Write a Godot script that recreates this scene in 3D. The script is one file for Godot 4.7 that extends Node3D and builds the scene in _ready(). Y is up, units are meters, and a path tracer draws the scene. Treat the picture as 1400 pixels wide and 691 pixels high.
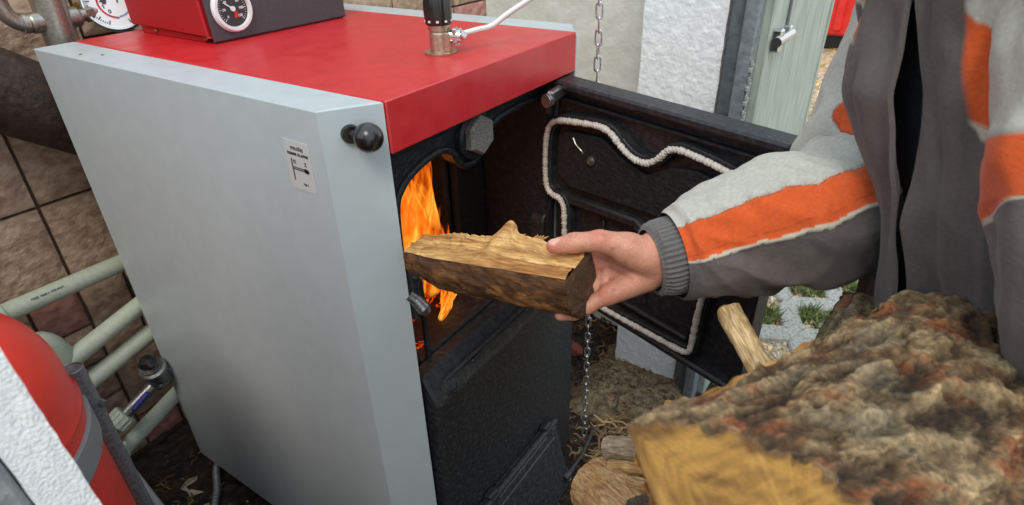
extends Node3D

# ---------------------------------------------------------------- mesh collector
class Geo:
	var P := PackedVector3Array()
	var C := PackedColorArray()
	var U := PackedVector2Array()
	var I := PackedInt32Array()
	var s0 := 0
	var i0 := 0
	var tint := Color(1, 1, 1)
	func begin():
		s0 = P.size()
		i0 = I.size()
	func v(p: Vector3, c = null, u := Vector2.ZERO) -> int:
		P.append(p)
		C.append(tint if c == null else c)
		U.append(u)
		return P.size() - 1
	func tri(a: int, b: int, c: int):
		I.append(a); I.append(b); I.append(c)
	func quad(a: int, b: int, c: int, d: int):
		I.append(a); I.append(b); I.append(c)
		I.append(a); I.append(c); I.append(d)
	func done(outward := true):          # turn the piece begun last so that its faces look outward (clockwise in Godot)
		if not outward: return
		var m := Vector3.ZERO
		for i in range(s0, P.size()): m += P[i]
		m /= max(1, P.size() - s0)
		var vol := 0.0
		for k in range(i0, I.size(), 3):
			vol += (P[I[k]] - m).dot((P[I[k + 1]] - m).cross(P[I[k + 2]] - m))
		if vol > 0:
			for k in range(i0, I.size(), 3):
				var t = I[k + 1]
				I[k + 1] = I[k + 2]
				I[k + 2] = t
	func flip():
		for k in range(i0, I.size(), 3):
			var t = I[k + 1]
			I[k + 1] = I[k + 2]
			I[k + 2] = t
	func mesh(angle := 40.0, weld := false) -> ArrayMesh:
		var nf := I.size() / 3
		var fn := PackedVector3Array()
		fn.resize(nf)
		for f in nf:
			var a := P[I[f * 3]]
			fn[f] = (P[I[f * 3 + 2]] - a).cross(P[I[f * 3 + 1]] - a)
		var arr := []
		arr.resize(Mesh.ARRAY_MAX)
		if angle >= 179.0:
			var vn := PackedVector3Array()
			vn.resize(P.size())
			for f in nf:
				for j in 3: vn[I[f * 3 + j]] += fn[f]
			if weld:
				var acc := {}
				for i in P.size():
					var k := Vector3i((P[i] * 20000.0).round())
					acc[k] = acc.get(k, Vector3.ZERO) + vn[i]
				for i in P.size(): vn[i] = acc[Vector3i((P[i] * 20000.0).round())]
			for i in P.size(): vn[i] = vn[i].normalized() if vn[i].length_squared() > 1e-30 else Vector3.UP
			arr[Mesh.ARRAY_VERTEX] = P
			arr[Mesh.ARRAY_NORMAL] = vn
			arr[Mesh.ARRAY_COLOR] = C
			arr[Mesh.ARRAY_TEX_UV] = U
			arr[Mesh.ARRAY_INDEX] = I
		else:
			var ca := cos(deg_to_rad(angle))
			var first := PackedInt32Array()
			first.resize(P.size())
			first.fill(-1)
			var nxt := PackedInt32Array()
			nxt.resize(I.size())
			for k in I.size():
				nxt[k] = first[I[k]]
				first[I[k]] = k
			var un := PackedVector3Array()
			un.resize(nf)
			for f in nf: un[f] = fn[f].normalized()
			var vv := PackedVector3Array()
			var vn := PackedVector3Array()
			var vc := PackedColorArray()
			var vu := PackedVector2Array()
			for k in I.size():
				var i := I[k]
				var me := un[k / 3]
				var s := Vector3.ZERO
				var e := first[i]
				while e >= 0:
					if un[e / 3].dot(me) > ca: s += fn[e / 3]
					e = nxt[e]
				vv.append(P[i]); vc.append(C[i]); vu.append(U[i])
				vn.append(s.normalized() if s.length_squared() > 1e-30 else Vector3.UP)
			arr[Mesh.ARRAY_VERTEX] = vv
			arr[Mesh.ARRAY_NORMAL] = vn
			arr[Mesh.ARRAY_COLOR] = vc
			arr[Mesh.ARRAY_TEX_UV] = vu
		var m := ArrayMesh.new()
		m.add_surface_from_arrays(Mesh.PRIMITIVE_TRIANGLES, arr)
		return m
	# ---- shapes
	func box(c: Vector3, s: Vector3, bv := 0.0, B := Basis.IDENTITY):
		begin()
		var h := s * 0.5
		bv = min(bv, min(h.x, min(h.y, h.z)) * 0.9)
		if bv <= 0.0:
			var ix := []
			for k in 8:
				ix.append(v(c + B * Vector3(h.x if k & 1 else -h.x, h.y if k & 2 else -h.y, h.z if k & 4 else -h.z)))
			for q in [[0, 1, 3, 2], [5, 4, 6, 7], [4, 0, 2, 6], [1, 5, 7, 3], [2, 3, 7, 6], [4, 5, 1, 0]]:
				quad(ix[q[0]], ix[q[1]], ix[q[2]], ix[q[3]])
			done()
			return
		var id := {}
		for k in 8:
			var sg := Vector3(1 if k & 1 else -1, 1 if k & 2 else -1, 1 if k & 4 else -1)
			for a in 3:
				var p := Vector3(h.x - bv, h.y - bv, h.z - bv) * sg
				p[a] = h[a] * sg[a]
				id[k * 3 + a] = v(c + B * p)
		var axes := [[1, 2], [2, 0], [0, 1]]
		for a in 3:
			var b: int = axes[a][0]
			var d: int = axes[a][1]
			for sg in 2:
				var base := (1 << a) * sg
				var q := [base, base | (1 << b), base | (1 << b) | (1 << d), base | (1 << d)]
				var w := [id[q[0] * 3 + a], id[q[1] * 3 + a], id[q[2] * 3 + a], id[q[3] * 3 + a]]
				if sg: quad(w[0], w[3], w[2], w[1])
				else: quad(w[0], w[1], w[2], w[3])
		for a in 3:                      # edges along axis a
			var b: int = axes[a][0]
			var d: int = axes[a][1]
			for sb in 2:
				for sd in 2:
					var k0 := (1 << b) * sb | (1 << d) * sd
					var k1 := k0 | (1 << a)
					var w := [id[k0 * 3 + b], id[k1 * 3 + b], id[k1 * 3 + d], id[k0 * 3 + d]]
					if sb != sd: quad(w[0], w[1], w[2], w[3])
					else: quad(w[0], w[3], w[2], w[1])
		for k in 8:
			var n := (k & 1) + ((k >> 1) & 1) + ((k >> 2) & 1)
			if n % 2: tri(id[k * 3], id[k * 3 + 2], id[k * 3 + 1])
			else: tri(id[k * 3], id[k * 3 + 1], id[k * 3 + 2])
		done()
	# polygon (x, y) pushed along z from z0 to z1, in the frame T
	func prism(poly: PackedVector2Array, z0: float, z1: float, T := Transform3D.IDENTITY, bv := 0.0):
		begin()
		var n := poly.size()
		var inn := PackedVector2Array()
		var ccw := 1.0 if not Geometry2D.is_polygon_clockwise(poly) else -1.0
		for i in n:
			var a := (poly[i] - poly[(i + n - 1) % n]).normalized()
			var b := (poly[(i + 1) % n] - poly[i]).normalized()
			var na := Vector2(-a.y, a.x) * ccw
			var nb := Vector2(-b.y, b.x) * ccw
			var m := (na + nb)
			m = m / max(0.35, m.length_squared() * 0.5)
			inn.append(poly[i] + m * bv)
		var rings := []
		var lv := [[z0, 1], [z0 + bv, 0], [z1 - bv, 0], [z1, 1]] if bv > 0 else [[z0, 0], [z1, 0]]
		for l in lv:
			var r := []
			for i in n:
				var q := inn[i] if l[1] else poly[i]
				r.append(v(T * Vector3(q.x, q.y, l[0])))
			rings.append(r)
		for k in rings.size() - 1:
			for i in n:
				quad(rings[k][i], rings[k][(i + 1) % n], rings[k + 1][(i + 1) % n], rings[k + 1][i])
		var t := Geometry2D.triangulate_polygon(poly)
		var last: Array = rings[-1]
		var fst: Array = rings[0]
		# the walls above run one way; match the caps with them
		for k in range(0, t.size(), 3):
			var a2 := poly[t[k]]
			var area := (poly[t[k + 1]] - a2).cross(poly[t[k + 2]] - a2)
			if area * ccw > 0:
				tri(last[t[k]], last[t[k + 1]], last[t[k + 2]])
				tri(fst[t[k]], fst[t[k + 2]], fst[t[k + 1]])
			else:
				tri(last[t[k]], last[t[k + 2]], last[t[k + 1]])
				tri(fst[t[k]], fst[t[k + 1]], fst[t[k + 2]])
		done()
	# rows of points joined to a sheet; ring closes each row, caps close the ends
	func loft(rows: Array, ring := true, caps := true, cols: Array = [], uvs: Array = []):
		begin()
		var ids := []
		for r in rows.size():
			var row: PackedVector3Array = rows[r]
			var a := PackedInt32Array()
			for i in row.size():
				a.append(v(row[i], cols[r][i] if cols.size() else null, uvs[r][i] if uvs.size() else Vector2.ZERO))
			ids.append(a)
		for r in rows.size() - 1:
			var n: int = ids[r].size()
			for i in (n if ring else n - 1):
				var j := (i + 1) % n
				quad(ids[r][i], ids[r][j], ids[r + 1][j], ids[r + 1][i])
		if ring and caps:
			for e in [0, rows.size() - 1]:
				var m := Vector3.ZERO
				var row: PackedVector3Array = rows[e]
				for p in row: m += p
				m /= row.size()
				var cc = null
				if cols.size():
					cc = cols[e][0]
				var c := v(m, cc)
				for i in row.size():
					var j := (i + 1) % row.size()
					var a2 := v(row[i], cols[e][i] if cols.size() else null)
					var b2 := v(row[j], cols[e][j] if cols.size() else null)
					if e == 0: tri(c, b2, a2)
					else: tri(c, a2, b2)
		done(ring)
	func tube(path: PackedVector3Array, rad, seg := 12, caps := true):
		var rows := []
		var fr := Geo.frames(path)
		for k in path.size():
			var r: float = rad if (rad is float) else rad[k]
			var row := PackedVector3Array()
			for i in seg:
				var a := TAU * i / seg
				row.append(path[k] + (fr[k].x * cos(a) + fr[k].y * sin(a)) * r)
			rows.append(row)
		loft(rows, true, caps)
	static func frames(path: PackedVector3Array, ref := Vector3.ZERO) -> Array:
		var out := []
		var x := ref
		for k in path.size():
			var t := (path[min(k + 1, path.size() - 1)] - path[max(k - 1, 0)]).normalized()
			if x == Vector3.ZERO:
				x = Vector3.UP if abs(t.y) < 0.9 else Vector3.RIGHT
			if ref != Vector3.ZERO: x = ref
			x = (x - t * x.dot(t)).normalized()
			out.append(Basis(x, t.cross(x), t))
		return out
	# profile of (radius, height) turned about the y axis of T
	func lathe(prof: Array, seg: int, T := Transform3D.IDENTITY):
		var rows := []
		for p in prof:
			var row := PackedVector3Array()
			for i in seg:
				var a := TAU * i / seg
				row.append(T * Vector3(cos(a) * max(p[0], 0.00001), p[1], sin(a) * max(p[0], 0.00001)))
			rows.append(row)
		loft(rows)

# ---------------------------------------------------------------- naming
var used := {}
func numbered(called: String) -> String:
	if not used.has(called):
		used[called] = 0
		return called
	used[called] += 1
	return "%s_%03d" % [called, used[called]]
func tag(o: Node, label: String, category: String, group := ""):
	o.set_meta("label", label)
	o.set_meta("category", category)
	if group: o.set_meta("group", group)
func thing(called: String, label: String, category: String, at := Vector3.ZERO, group := "") -> Node3D:
	var o := Node3D.new()
	o.name = numbered(called)
	add_child(o)
	o.position = at
	tag(o, label, category, group)
	return o
func obj(called: String, g, m: Material, parent: Node, angle := 40.0, at := Transform3D.IDENTITY) -> MeshInstance3D:
	var o := MeshInstance3D.new()
	o.name = numbered(called) if parent == self else called
	o.mesh = g.mesh(angle) if g is Geo else g
	o.material_override = m
	o.transform = at
	parent.add_child(o, true)
	return o
func struct(called: String, g, m: Material, parent: Node = self, angle := 40.0) -> MeshInstance3D:
	var o := obj(called, g, m, parent, angle)
	if parent == self: o.set_meta("kind", "structure")
	return o
func stuff(o: Node, label := "", category := ""):
	o.set_meta("kind", "stuff")
	if label: o.set_meta("label", label)
	if category: o.set_meta("category", category)

# ---------------------------------------------------------------- materials
func s2(r: float, g: float, b: float) -> Color:       # 0-255 sRGB
	return Color(r / 255.0, g / 255.0, b / 255.0)
func lin(r: float, g: float, b: float) -> Color:
	return s2(r, g, b).srgb_to_linear()
func noise(freq: float, sd: int, oct := 4, kind := FastNoiseLite.TYPE_SIMPLEX_SMOOTH, frac := FastNoiseLite.FRACTAL_FBM) -> FastNoiseLite:
	var n := FastNoiseLite.new()
	n.noise_type = kind
	n.fractal_type = frac
	n.frequency = freq
	n.fractal_octaves = oct
	n.seed = sd
	return n
func ntex(n: FastNoiseLite, cols: Array = [], size := 512, normal := false, bump := 4.0) -> NoiseTexture2D:
	var t := NoiseTexture2D.new()
	t.width = size
	t.height = size
	t.seamless = true
	t.noise = n
	if normal:
		t.as_normal_map = true
		t.bump_strength = bump
	elif cols.size():
		var gr := Gradient.new()
		var offs := PackedFloat32Array()
		var cc := PackedColorArray()
		for c in cols:
			offs.append(c[0]); cc.append(c[1])
		gr.offsets = offs
		gr.colors = cc
		t.color_ramp = gr
	return t
func plain(c: Color, rough := 0.6, metal := 0.0) -> StandardMaterial3D:
	var m := StandardMaterial3D.new()
	m.albedo_color = c
	m.roughness = rough
	m.metallic = metal
	return m
# a triplanar material: colours c0..c1 laid by noise of `per` blotches a metre, fine relief
func rough_mat(cols: Array, scale: Vector3, rough := 0.8, metal := 0.0, sd := 1, bump := 3.0, freq := 0.01, relief := 1.0, oct := 5) -> StandardMaterial3D:
	var m := StandardMaterial3D.new()
	m.roughness = rough
	m.metallic = metal
	m.albedo_texture = ntex(noise(freq, sd, oct), cols)
	m.uv1_triplanar = true
	m.uv1_scale = scale
	if bump > 0:
		m.normal_enabled = true
		m.normal_texture = ntex(noise(freq * 2.0, sd + 7, oct), [], 512, true, bump)
		m.normal_scale = relief
	return m
func vcol(m: StandardMaterial3D) -> StandardMaterial3D:
	m.vertex_color_use_as_albedo = true
	return m

var M := {}
func make_materials():
	M.panel = rough_mat([[0.3, s2(180, 192, 195)], [0.7, s2(184, 195, 198)]], Vector3.ONE * 2.0, 0.42, 0.0, 3, 0.6, 0.01, 0.15)
	M.panel.uv1_scale = Vector3.ONE * 3.0
	M.red = rough_mat([[0.3, s2(194, 31, 38)], [0.7, s2(200, 35, 41)]], Vector3.ONE * 2.0, 0.4, 0.0, 5, 0.8, 0.02, 0.2)
	for k in [M.panel, M.red]:               # faint wear in the gloss of the paint
		k.roughness_texture = ntex(noise(0.012, 97, 5), [[0.2, Color(0.78, 0.78, 0.78)], [0.6, Color(1, 1, 1)]])
		k.roughness_texture_channel = BaseMaterial3D.TEXTURE_CHANNEL_RED
	M.red.metallic_specular = 0.75
	M.red_box = plain(s2(166, 22, 28), 0.42)
	M.face_grey = rough_mat([[0.3, s2(66, 62, 66)], [0.7, s2(72, 68, 71)]], Vector3.ONE * 8.0, 0.55, 0.0, 6, 1.0, 0.03, 0.3)
	M.cast = rough_mat([[0.25, s2(24, 26, 29)], [0.55, s2(34, 36, 39)], [0.8, s2(48, 48, 49)]], Vector3.ONE * 5.0, 0.55, 0.0, 11, 5.0, 0.02, 0.5)
	M.cast_blue = rough_mat([[0.25, s2(30, 32, 35)], [0.6, s2(40, 42, 46)], [0.85, s2(60, 62, 66)]], Vector3.ONE * 6.0, 0.48, 0.0, 13, 5.0, 0.02, 0.45)
	M.soot = rough_mat([[0.25, s2(14, 16, 18)], [0.55, s2(21, 23, 26)], [0.8, s2(34, 35, 37)]], Vector3.ONE * 5.0, 0.8, 0.0, 15, 6.0, 0.02, 0.7)
	M.black_plastic = plain(s2(20, 20, 21), 0.3)
	M.black_plastic.clearcoat_enabled = true
	M.black_plastic.clearcoat = 0.5
	M.black_plastic.clearcoat_roughness = 0.25
	M.chrome = plain(s2(205, 206, 206), 0.2, 1.0)
	M.steel = rough_mat([[0.3, s2(120, 120, 120)], [0.7, s2(170, 170, 168)]], Vector3.ONE * 12.0, 0.38, 0.9, 21, 3.0, 0.03, 0.3)
	M.steel_dark = rough_mat([[0.3, s2(112, 110, 104)], [0.7, s2(150, 146, 138)]], Vector3.ONE * 14.0, 0.5, 0.2, 20, 4.0, 0.03, 0.4)
	M.nickel = rough_mat([[0.3, s2(176, 160, 138)], [0.7, s2(206, 192, 170)]], Vector3.ONE * 14.0, 0.34, 0.9, 22, 2.0, 0.03, 0.25)
	M.galv = rough_mat([[0.25, s2(158, 154, 142)], [0.5, s2(170, 166, 154)], [0.8, s2(186, 184, 174)]], Vector3.ONE * 9.0, 0.38, 0.8, 24, 2.0, 0.03, 0.25)
	M.brass = plain(s2(176, 140, 70), 0.32, 1.0)
	M.white_plastic = plain(s2(226, 228, 228), 0.4)
	M.lever = plain(s2(220, 220, 218), 0.4, 0.2)
	M.rope = vcol(rough_mat([[0.3, s2(200, 198, 192)], [0.7, s2(250, 249, 246)]], Vector3.ONE * 60.0, 0.95, 0.0, 27, 4.0, 0.03, 0.6))
	M.sticker = plain(s2(196, 198, 196), 0.5)
	M.ink = plain(s2(40, 40, 42), 0.6)
	M.tile = []
	var tones := [[s2(166, 138, 116), s2(186, 158, 134), s2(204, 178, 152)], [s2(172, 140, 120), s2(192, 162, 140), s2(208, 182, 158)], [s2(164, 112, 102), s2(182, 130, 119), s2(196, 148, 134)], [s2(158, 132, 110), s2(178, 152, 128), s2(198, 172, 146)]]
	for k in 4:
		var m := rough_mat([[0.25, tones[k][0]], [0.5, tones[k][1]], [0.75, tones[k][2]]], Vector3(3.2, 4.4, 4.0), 0.85, 0.0, 31 + k, 6.0, 0.014, 0.5)
		m.heightmap_enabled = true
		m.heightmap_texture = ntex(noise(0.012, 61 + k, 5, FastNoiseLite.TYPE_SIMPLEX_SMOOTH, FastNoiseLite.FRACTAL_RIDGED), [], 512)
		m.heightmap_scale = 0.16
		M.tile.append(m)
	M.grout = rough_mat([[0.3, s2(92, 74, 60)], [0.7, s2(116, 94, 76)]], Vector3.ONE * 4.0, 0.95, 0.0, 41, 5.0, 0.03, 0.6)
	M.render_grey = rough_mat([[0.25, s2(208, 208, 198)], [0.55, s2(214, 215, 206)], [0.8, s2(220, 221, 213)]], Vector3.ONE * 1.6, 0.9, 0.0, 43, 3.0, 0.015, 0.4)
	M.render_white = rough_mat([[0.2, s2(224, 228, 229)], [0.55, s2(232, 236, 237)], [0.8, s2(238, 241, 242)]], Vector3.ONE * 2.2, 0.9, 0.0, 44, 5.0, 0.02, 0.5)
	M.foam = rough_mat([[0.2, s2(232, 235, 236)], [0.7, s2(246, 248, 249)]], Vector3.ONE * 14.0, 0.85, 0.0, 45, 10.0, 0.02, 0.9)
	M.mortar = rough_mat([[0.2, s2(120, 124, 126)], [0.7, s2(146, 150, 150)]], Vector3.ONE * 4.0, 0.9, 0.0, 46, 5.0, 0.02, 0.6)
	M.frame_paint = rough_mat([[0.25, s2(108, 116, 120)], [0.7, s2(128, 136, 140)]], Vector3.ONE * 3.0, 0.5, 0.1, 47, 3.0, 0.02, 0.3)
	M.frame_dark = rough_mat([[0.25, s2(82, 88, 92)], [0.7, s2(98, 104, 107)]], Vector3.ONE * 3.0, 0.6, 0.1, 47, 3.0, 0.02, 0.3)
	M.leaf = rough_mat([[0.2, s2(142, 152, 142)], [0.5, s2(156, 166, 156)], [0.8, s2(170, 178, 168)]], Vector3(5.0, 0.7, 5.0), 0.6, 0.05, 48, 3.0, 0.015, 0.3)
	M.soil = rough_mat([[0.2, s2(34, 27, 22)], [0.5, s2(50, 40, 32)], [0.8, s2(76, 62, 50)]], Vector3.ONE * 3.0, 0.95, 0.0, 51, 10.0, 0.02, 1.0)
	M.dirt = rough_mat([[0.2, s2(84, 72, 54)], [0.5, s2(112, 98, 74)], [0.8, s2(140, 124, 98)]], Vector3.ONE * 4.0, 0.95, 0.0, 52, 10.0, 0.02, 1.0)
	M.gravel = rough_mat([[0.2, s2(170, 156, 132)], [0.45, s2(202, 190, 166)], [0.6, s2(218, 202, 168)], [0.8, s2(230, 220, 198)]], Vector3.ONE * 1.1, 0.95, 0.0, 53, 12.0, 0.03, 1.0)
	M.concrete = rough_mat([[0.2, s2(128, 130, 126)], [0.5, s2(150, 152, 148)], [0.8, s2(168, 169, 164)]], Vector3.ONE * 5.0, 0.9, 0.0, 54, 6.0, 0.025, 0.6)
	M.ppr = rough_mat([[0.25, s2(178, 190, 172)], [0.7, s2(192, 202, 184)]], Vector3.ONE * 6.0, 0.42, 0.0, 56, 2.0, 0.02, 0.2)
	M.vessel = rough_mat([[0.3, s2(226, 50, 32)], [0.7, s2(232, 56, 38)]], Vector3.ONE * 4.0, 0.34, 0.0, 57, 1.0, 0.02, 0.1)
	M.strap = plain(s2(150, 152, 152), 0.45, 0.4)
	M.pole = rough_mat([[0.25, s2(112, 112, 114)], [0.7, s2(140, 140, 142)]], Vector3.ONE * 10.0, 0.42, 0.5, 58, 2.0, 0.02, 0.2)
	M.flue = rough_mat([[0.2, s2(44, 35, 29)], [0.5, s2(58, 46, 38)], [0.8, s2(78, 61, 48)]], Vector3.ONE * 4.0, 0.7, 0.1, 59, 5.0, 0.02, 0.6)
	M.chain = plain(s2(205, 206, 210), 0.25, 0.9)
	M.grass = vcol(plain(Color.WHITE, 0.7))
	M.grass.backlight_enabled = true
	M.grass.backlight = Color(0.15, 0.25, 0.05)
	M.chips = vcol(plain(Color.WHITE, 0.85))
	M.red_far = rough_mat([[0.3, s2(205, 34, 22)], [0.7, s2(216, 44, 30)]], Vector3.ONE * 1.0, 0.5, 0.0, 64, 2.0, 0.02, 0.2)
	M.blue = plain(s2(42, 44, 130), 0.4)
	# bark and wood take their colour from the vertices, their grain from noise
	M.bark = vcol(rough_mat([[0.2, s2(150, 145, 138)], [0.5, s2(205, 202, 196)], [0.8, s2(250, 248, 244)]], Vector3.ONE * 16.0, 0.92, 0.0, 71, 9.0, 0.02, 1.0))
	M.wood = vcol(rough_mat([[0.2, s2(168, 152, 130)], [0.5, s2(222, 214, 202)], [0.8, s2(255, 252, 246)]], Vector3(34, 34, 3.2), 0.75, 0.0, 73, 7.0, 0.02, 0.8))
	M.endgrain = vcol(rough_mat([[0.2, s2(170, 150, 130)], [0.5, s2(222, 214, 202)], [0.8, s2(255, 252, 246)]], Vector3(22, 22, 22), 0.85, 0.0, 74, 4.0, 0.02, 0.35))
	M.sawn = vcol(rough_mat([[0.2, s2(226, 220, 208)], [0.6, s2(246, 242, 236)], [0.85, s2(255, 253, 250)]], Vector3(40, 40, 40), 0.8, 0.0, 76, 2.0, 0.02, 0.2))
	M.skin = vcol(rough_mat([[0.3, s2(232, 226, 222)], [0.7, s2(255, 250, 248)]], Vector3.ONE * 24.0, 0.5, 0.0, 81, 3.0, 0.03, 0.35))
	M.skin.subsurf_scatter_enabled = true
	M.skin.subsurf_scatter_strength = 0.12
	M.hair = rough_mat([[0.3, s2(42, 30, 22)], [0.7, s2(66, 48, 34)]], Vector3(60, 6, 60), 0.6, 0.0, 83, 6.0, 0.02, 0.8)
	M.trousers = rough_mat([[0.3, s2(52, 52, 56)], [0.7, s2(62, 62, 66)]], Vector3.ONE * 8.0, 0.9, 0.0, 84, 4.0, 0.03, 0.5)
	M.boot = rough_mat([[0.3, s2(36, 30, 26)], [0.7, s2(52, 44, 38)]], Vector3.ONE * 8.0, 0.6, 0.0, 85, 3.0, 0.03, 0.4)
	M.shirt = rough_mat([[0.3, s2(44, 45, 50)], [0.7, s2(58, 58, 63)]], Vector3.ONE * 12.0, 0.9, 0.0, 86, 4.0, 0.03, 0.5)
	M.rib = rough_mat([[0.3, s2(92, 92, 92)], [0.7, s2(108, 108, 108)]], Vector3.ONE * 20.0, 0.95, 0.0, 87, 3.0, 0.03, 0.5)

# ---------------------------------------------------------------- set-up
func make_view():
	var cam := Camera3D.new()
	cam.name = "camera"
	cam.fov = 45.64
	cam.near = 0.02
	cam.far = 300.0
	cam.rotation = Vector3(-0.5334, -0.9717, -0.0268)
	cam.position = Vector3(-0.5221, 1.3439, 0.5444)
	add_child(cam)
	cam.current = true
	var lens := CameraAttributesPhysical.new()
	lens.frustum_focal_length = 28.52
	lens.frustum_focus_distance = 1.0
	lens.exposure_aperture = 11.0
	cam.attributes = lens
	cam.fov = 45.64
	cam.near = 0.02
	cam.far = 300.0
	var env := Environment.new()
	env.tonemap_mode = Environment.TONE_MAPPER_LINEAR
	env.tonemap_exposure = 1.12
	env.background_mode = Environment.BG_SKY
	var sm := ProceduralSkyMaterial.new()
	sm.sky_top_color = Color(0.86, 0.92, 0.98)
	sm.sky_horizon_color = Color(0.87, 0.91, 0.94)
	sm.sky_curve = 0.2
	sm.ground_bottom_color = Color(0.35, 0.33, 0.3)
	sm.ground_horizon_color = Color(0.6, 0.6, 0.58)
	sm.sky_energy_multiplier = 1.2
	var sky := Sky.new()
	sky.sky_material = sm
	env.sky = sky
	env.sdfgi_enabled = true
	env.ssao_enabled = true
	env.ssil_enabled = true
	var we := WorldEnvironment.new()
	we.name = "world_environment"
	we.environment = env
	add_child(we)
	var sun := DirectionalLight3D.new()
	sun.name = "sun"
	sun.light_energy = 0.55
	sun.light_color = Color(1.0, 0.97, 0.93)
	sun.light_angular_distance = 26.0
	sun.shadow_enabled = true
	sun.rotation = Vector3(deg_to_rad(-52), deg_to_rad(-66), 0)
	add_child(sun)

func v2(a: Array) -> PackedVector2Array:
	var o := PackedVector2Array()
	for i in range(0, a.size(), 2): o.append(Vector2(a[i], a[i + 1]))
	return o
func v3(a: Array) -> PackedVector3Array:
	var o := PackedVector3Array()
	for i in range(0, a.size(), 3): o.append(Vector3(a[i], a[i + 1], a[i + 2]))
	return o
# a smooth curve through the points, n steps between each two
func smooth3(p: PackedVector3Array, n := 6, closed := false) -> PackedVector3Array:
	var o := PackedVector3Array()
	var c := p.size()
	for i in (c if closed else c - 1):
		var a := p[(i - 1 + c) % c] if closed else p[max(i - 1, 0)]
		var b := p[i]
		var d := p[(i + 1) % c]
		var e := p[(i + 2) % c] if closed else p[min(i + 2, c - 1)]
		for k in n: o.append(b.cubic_interpolate(d, a, e, float(k) / n))
	if not closed: o.append(p[c - 1])
	return o
func basis_y(dir: Vector3) -> Basis:       # a basis whose y axis runs along dir
	var y := dir.normalized()
	var x := (Vector3.RIGHT if abs(y.x) < 0.9 else Vector3.FORWARD).cross(y).normalized()
	return Basis(x, y, x.cross(y))
func basis_z(dir: Vector3, up := Vector3.UP) -> Basis:
	var z := dir.normalized()
	var x := up.cross(z).normalized()
	return Basis(x, z.cross(x), z)
func text_part(called: String, s: String, size: float, T: Transform3D, m: Material, parent: Node, font := "Droid Sans"):
	var t := TextMesh.new()
	t.text = s
	t.font_size = 32
	t.pixel_size = size / 32.0
	t.depth = 0.0004
	var f := SystemFont.new()
	f.font_names = PackedStringArray([font])
	f.font_weight = 700
	t.font = f
	return obj(called, t, m, parent, 40.0, T)

# ---------------------------------------------------------------- the place
func make_ground():
	var g := Geo.new()
	var rows := []
	for z in [-150.0, -20.0, -4.0, 0.0, 4.0, 20.0, 150.0]:
		var r := PackedVector3Array()
		for x in [-150.0, -20.0, -3.0, 1.0, 3.0, 6.0, 20.0, 150.0]: r.append(Vector3(x, 0, z))
		rows.append(r)
	g.loft(rows, false, false)
	g.flip()
	struct("gravel_ground", g, M.gravel)
	# trodden earth round the boiler, heaped along the foot of the wall
	g = Geo.new()
	rows = []
	var n1 := noise(2.4, 5, 4)
	var n2 := noise(16.0, 9, 3)
	for j in 121:
		var z := lerpf(-1.02, 1.5, j / 120.0)
		var r := PackedVector3Array()
		for i in 111:
			var x := lerpf(-1.3, 1.16, i / 110.0)
			var e: float = clamp(min(min(1.16 - x + n1.get_noise_2d(x, z) * 0.2, 1.5 - z), x + 1.3) / 0.15, 0.0, 1.0)
			var heap: float = smoothstep(0.78, 1.1, x) * smoothstep(0.08, -0.5, z) * 0.16
			r.append(Vector3(x, -0.015 + e * (0.022 + 0.014 * n1.get_noise_2d(x * 1.7, z * 1.7) + 0.010 * n2.get_noise_2d(x, z)) + heap, z))
		rows.append(r)
	g.loft(rows, false, false)
	g.flip()
	struct("soil", g, M.soil, self, 180.0)
	# lighter dirt path by the door post
	g = Geo.new()
	rows = []
	for j in 25:
		var r := PackedVector3Array()
		for i in 25:
			var u := i / 24.0 * 2.0 - 1.0
			var w := j / 24.0 * 2.0 - 1.0
			var q := Vector3(0.845 + u * 0.2, 0, 0.07 + w * 0.17)
			var e: float = clamp((1.0 - max(abs(u), abs(w)) - 0.25 * abs(n1.get_noise_2d(q.x * 3, q.z * 3))) * 3.0, -0.3, 1.0)
			r.append(q + Vector3.UP * (0.016 + 0.035 * e + 0.012 * n2.get_noise_2d(q.x * 1.4, q.z * 1.4)))
		rows.append(r)
	g.loft(rows, false, false)
	g.flip()
	struct("dirt_mound", g, M.dirt, self, 180.0)

func scatter(called: String, mesh: Mesh, mat: Material, xf: Array, cols: Array, label: String, category: String, parent: Node = self):
	var mm := MultiMesh.new()
	mm.transform_format = MultiMesh.TRANSFORM_3D
	mm.use_colors = true
	mm.mesh = mesh
	mm.instance_count = xf.size()
	for i in xf.size():
		mm.set_instance_transform(i, xf[i])
		mm.set_instance_color(i, cols[i])
	var o := MultiMeshInstance3D.new()
	o.name = numbered(called) if parent == self else called
	o.multimesh = mm
	o.material_override = mat
	parent.add_child(o, true)
	stuff(o, label, category)
	return o

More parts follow.
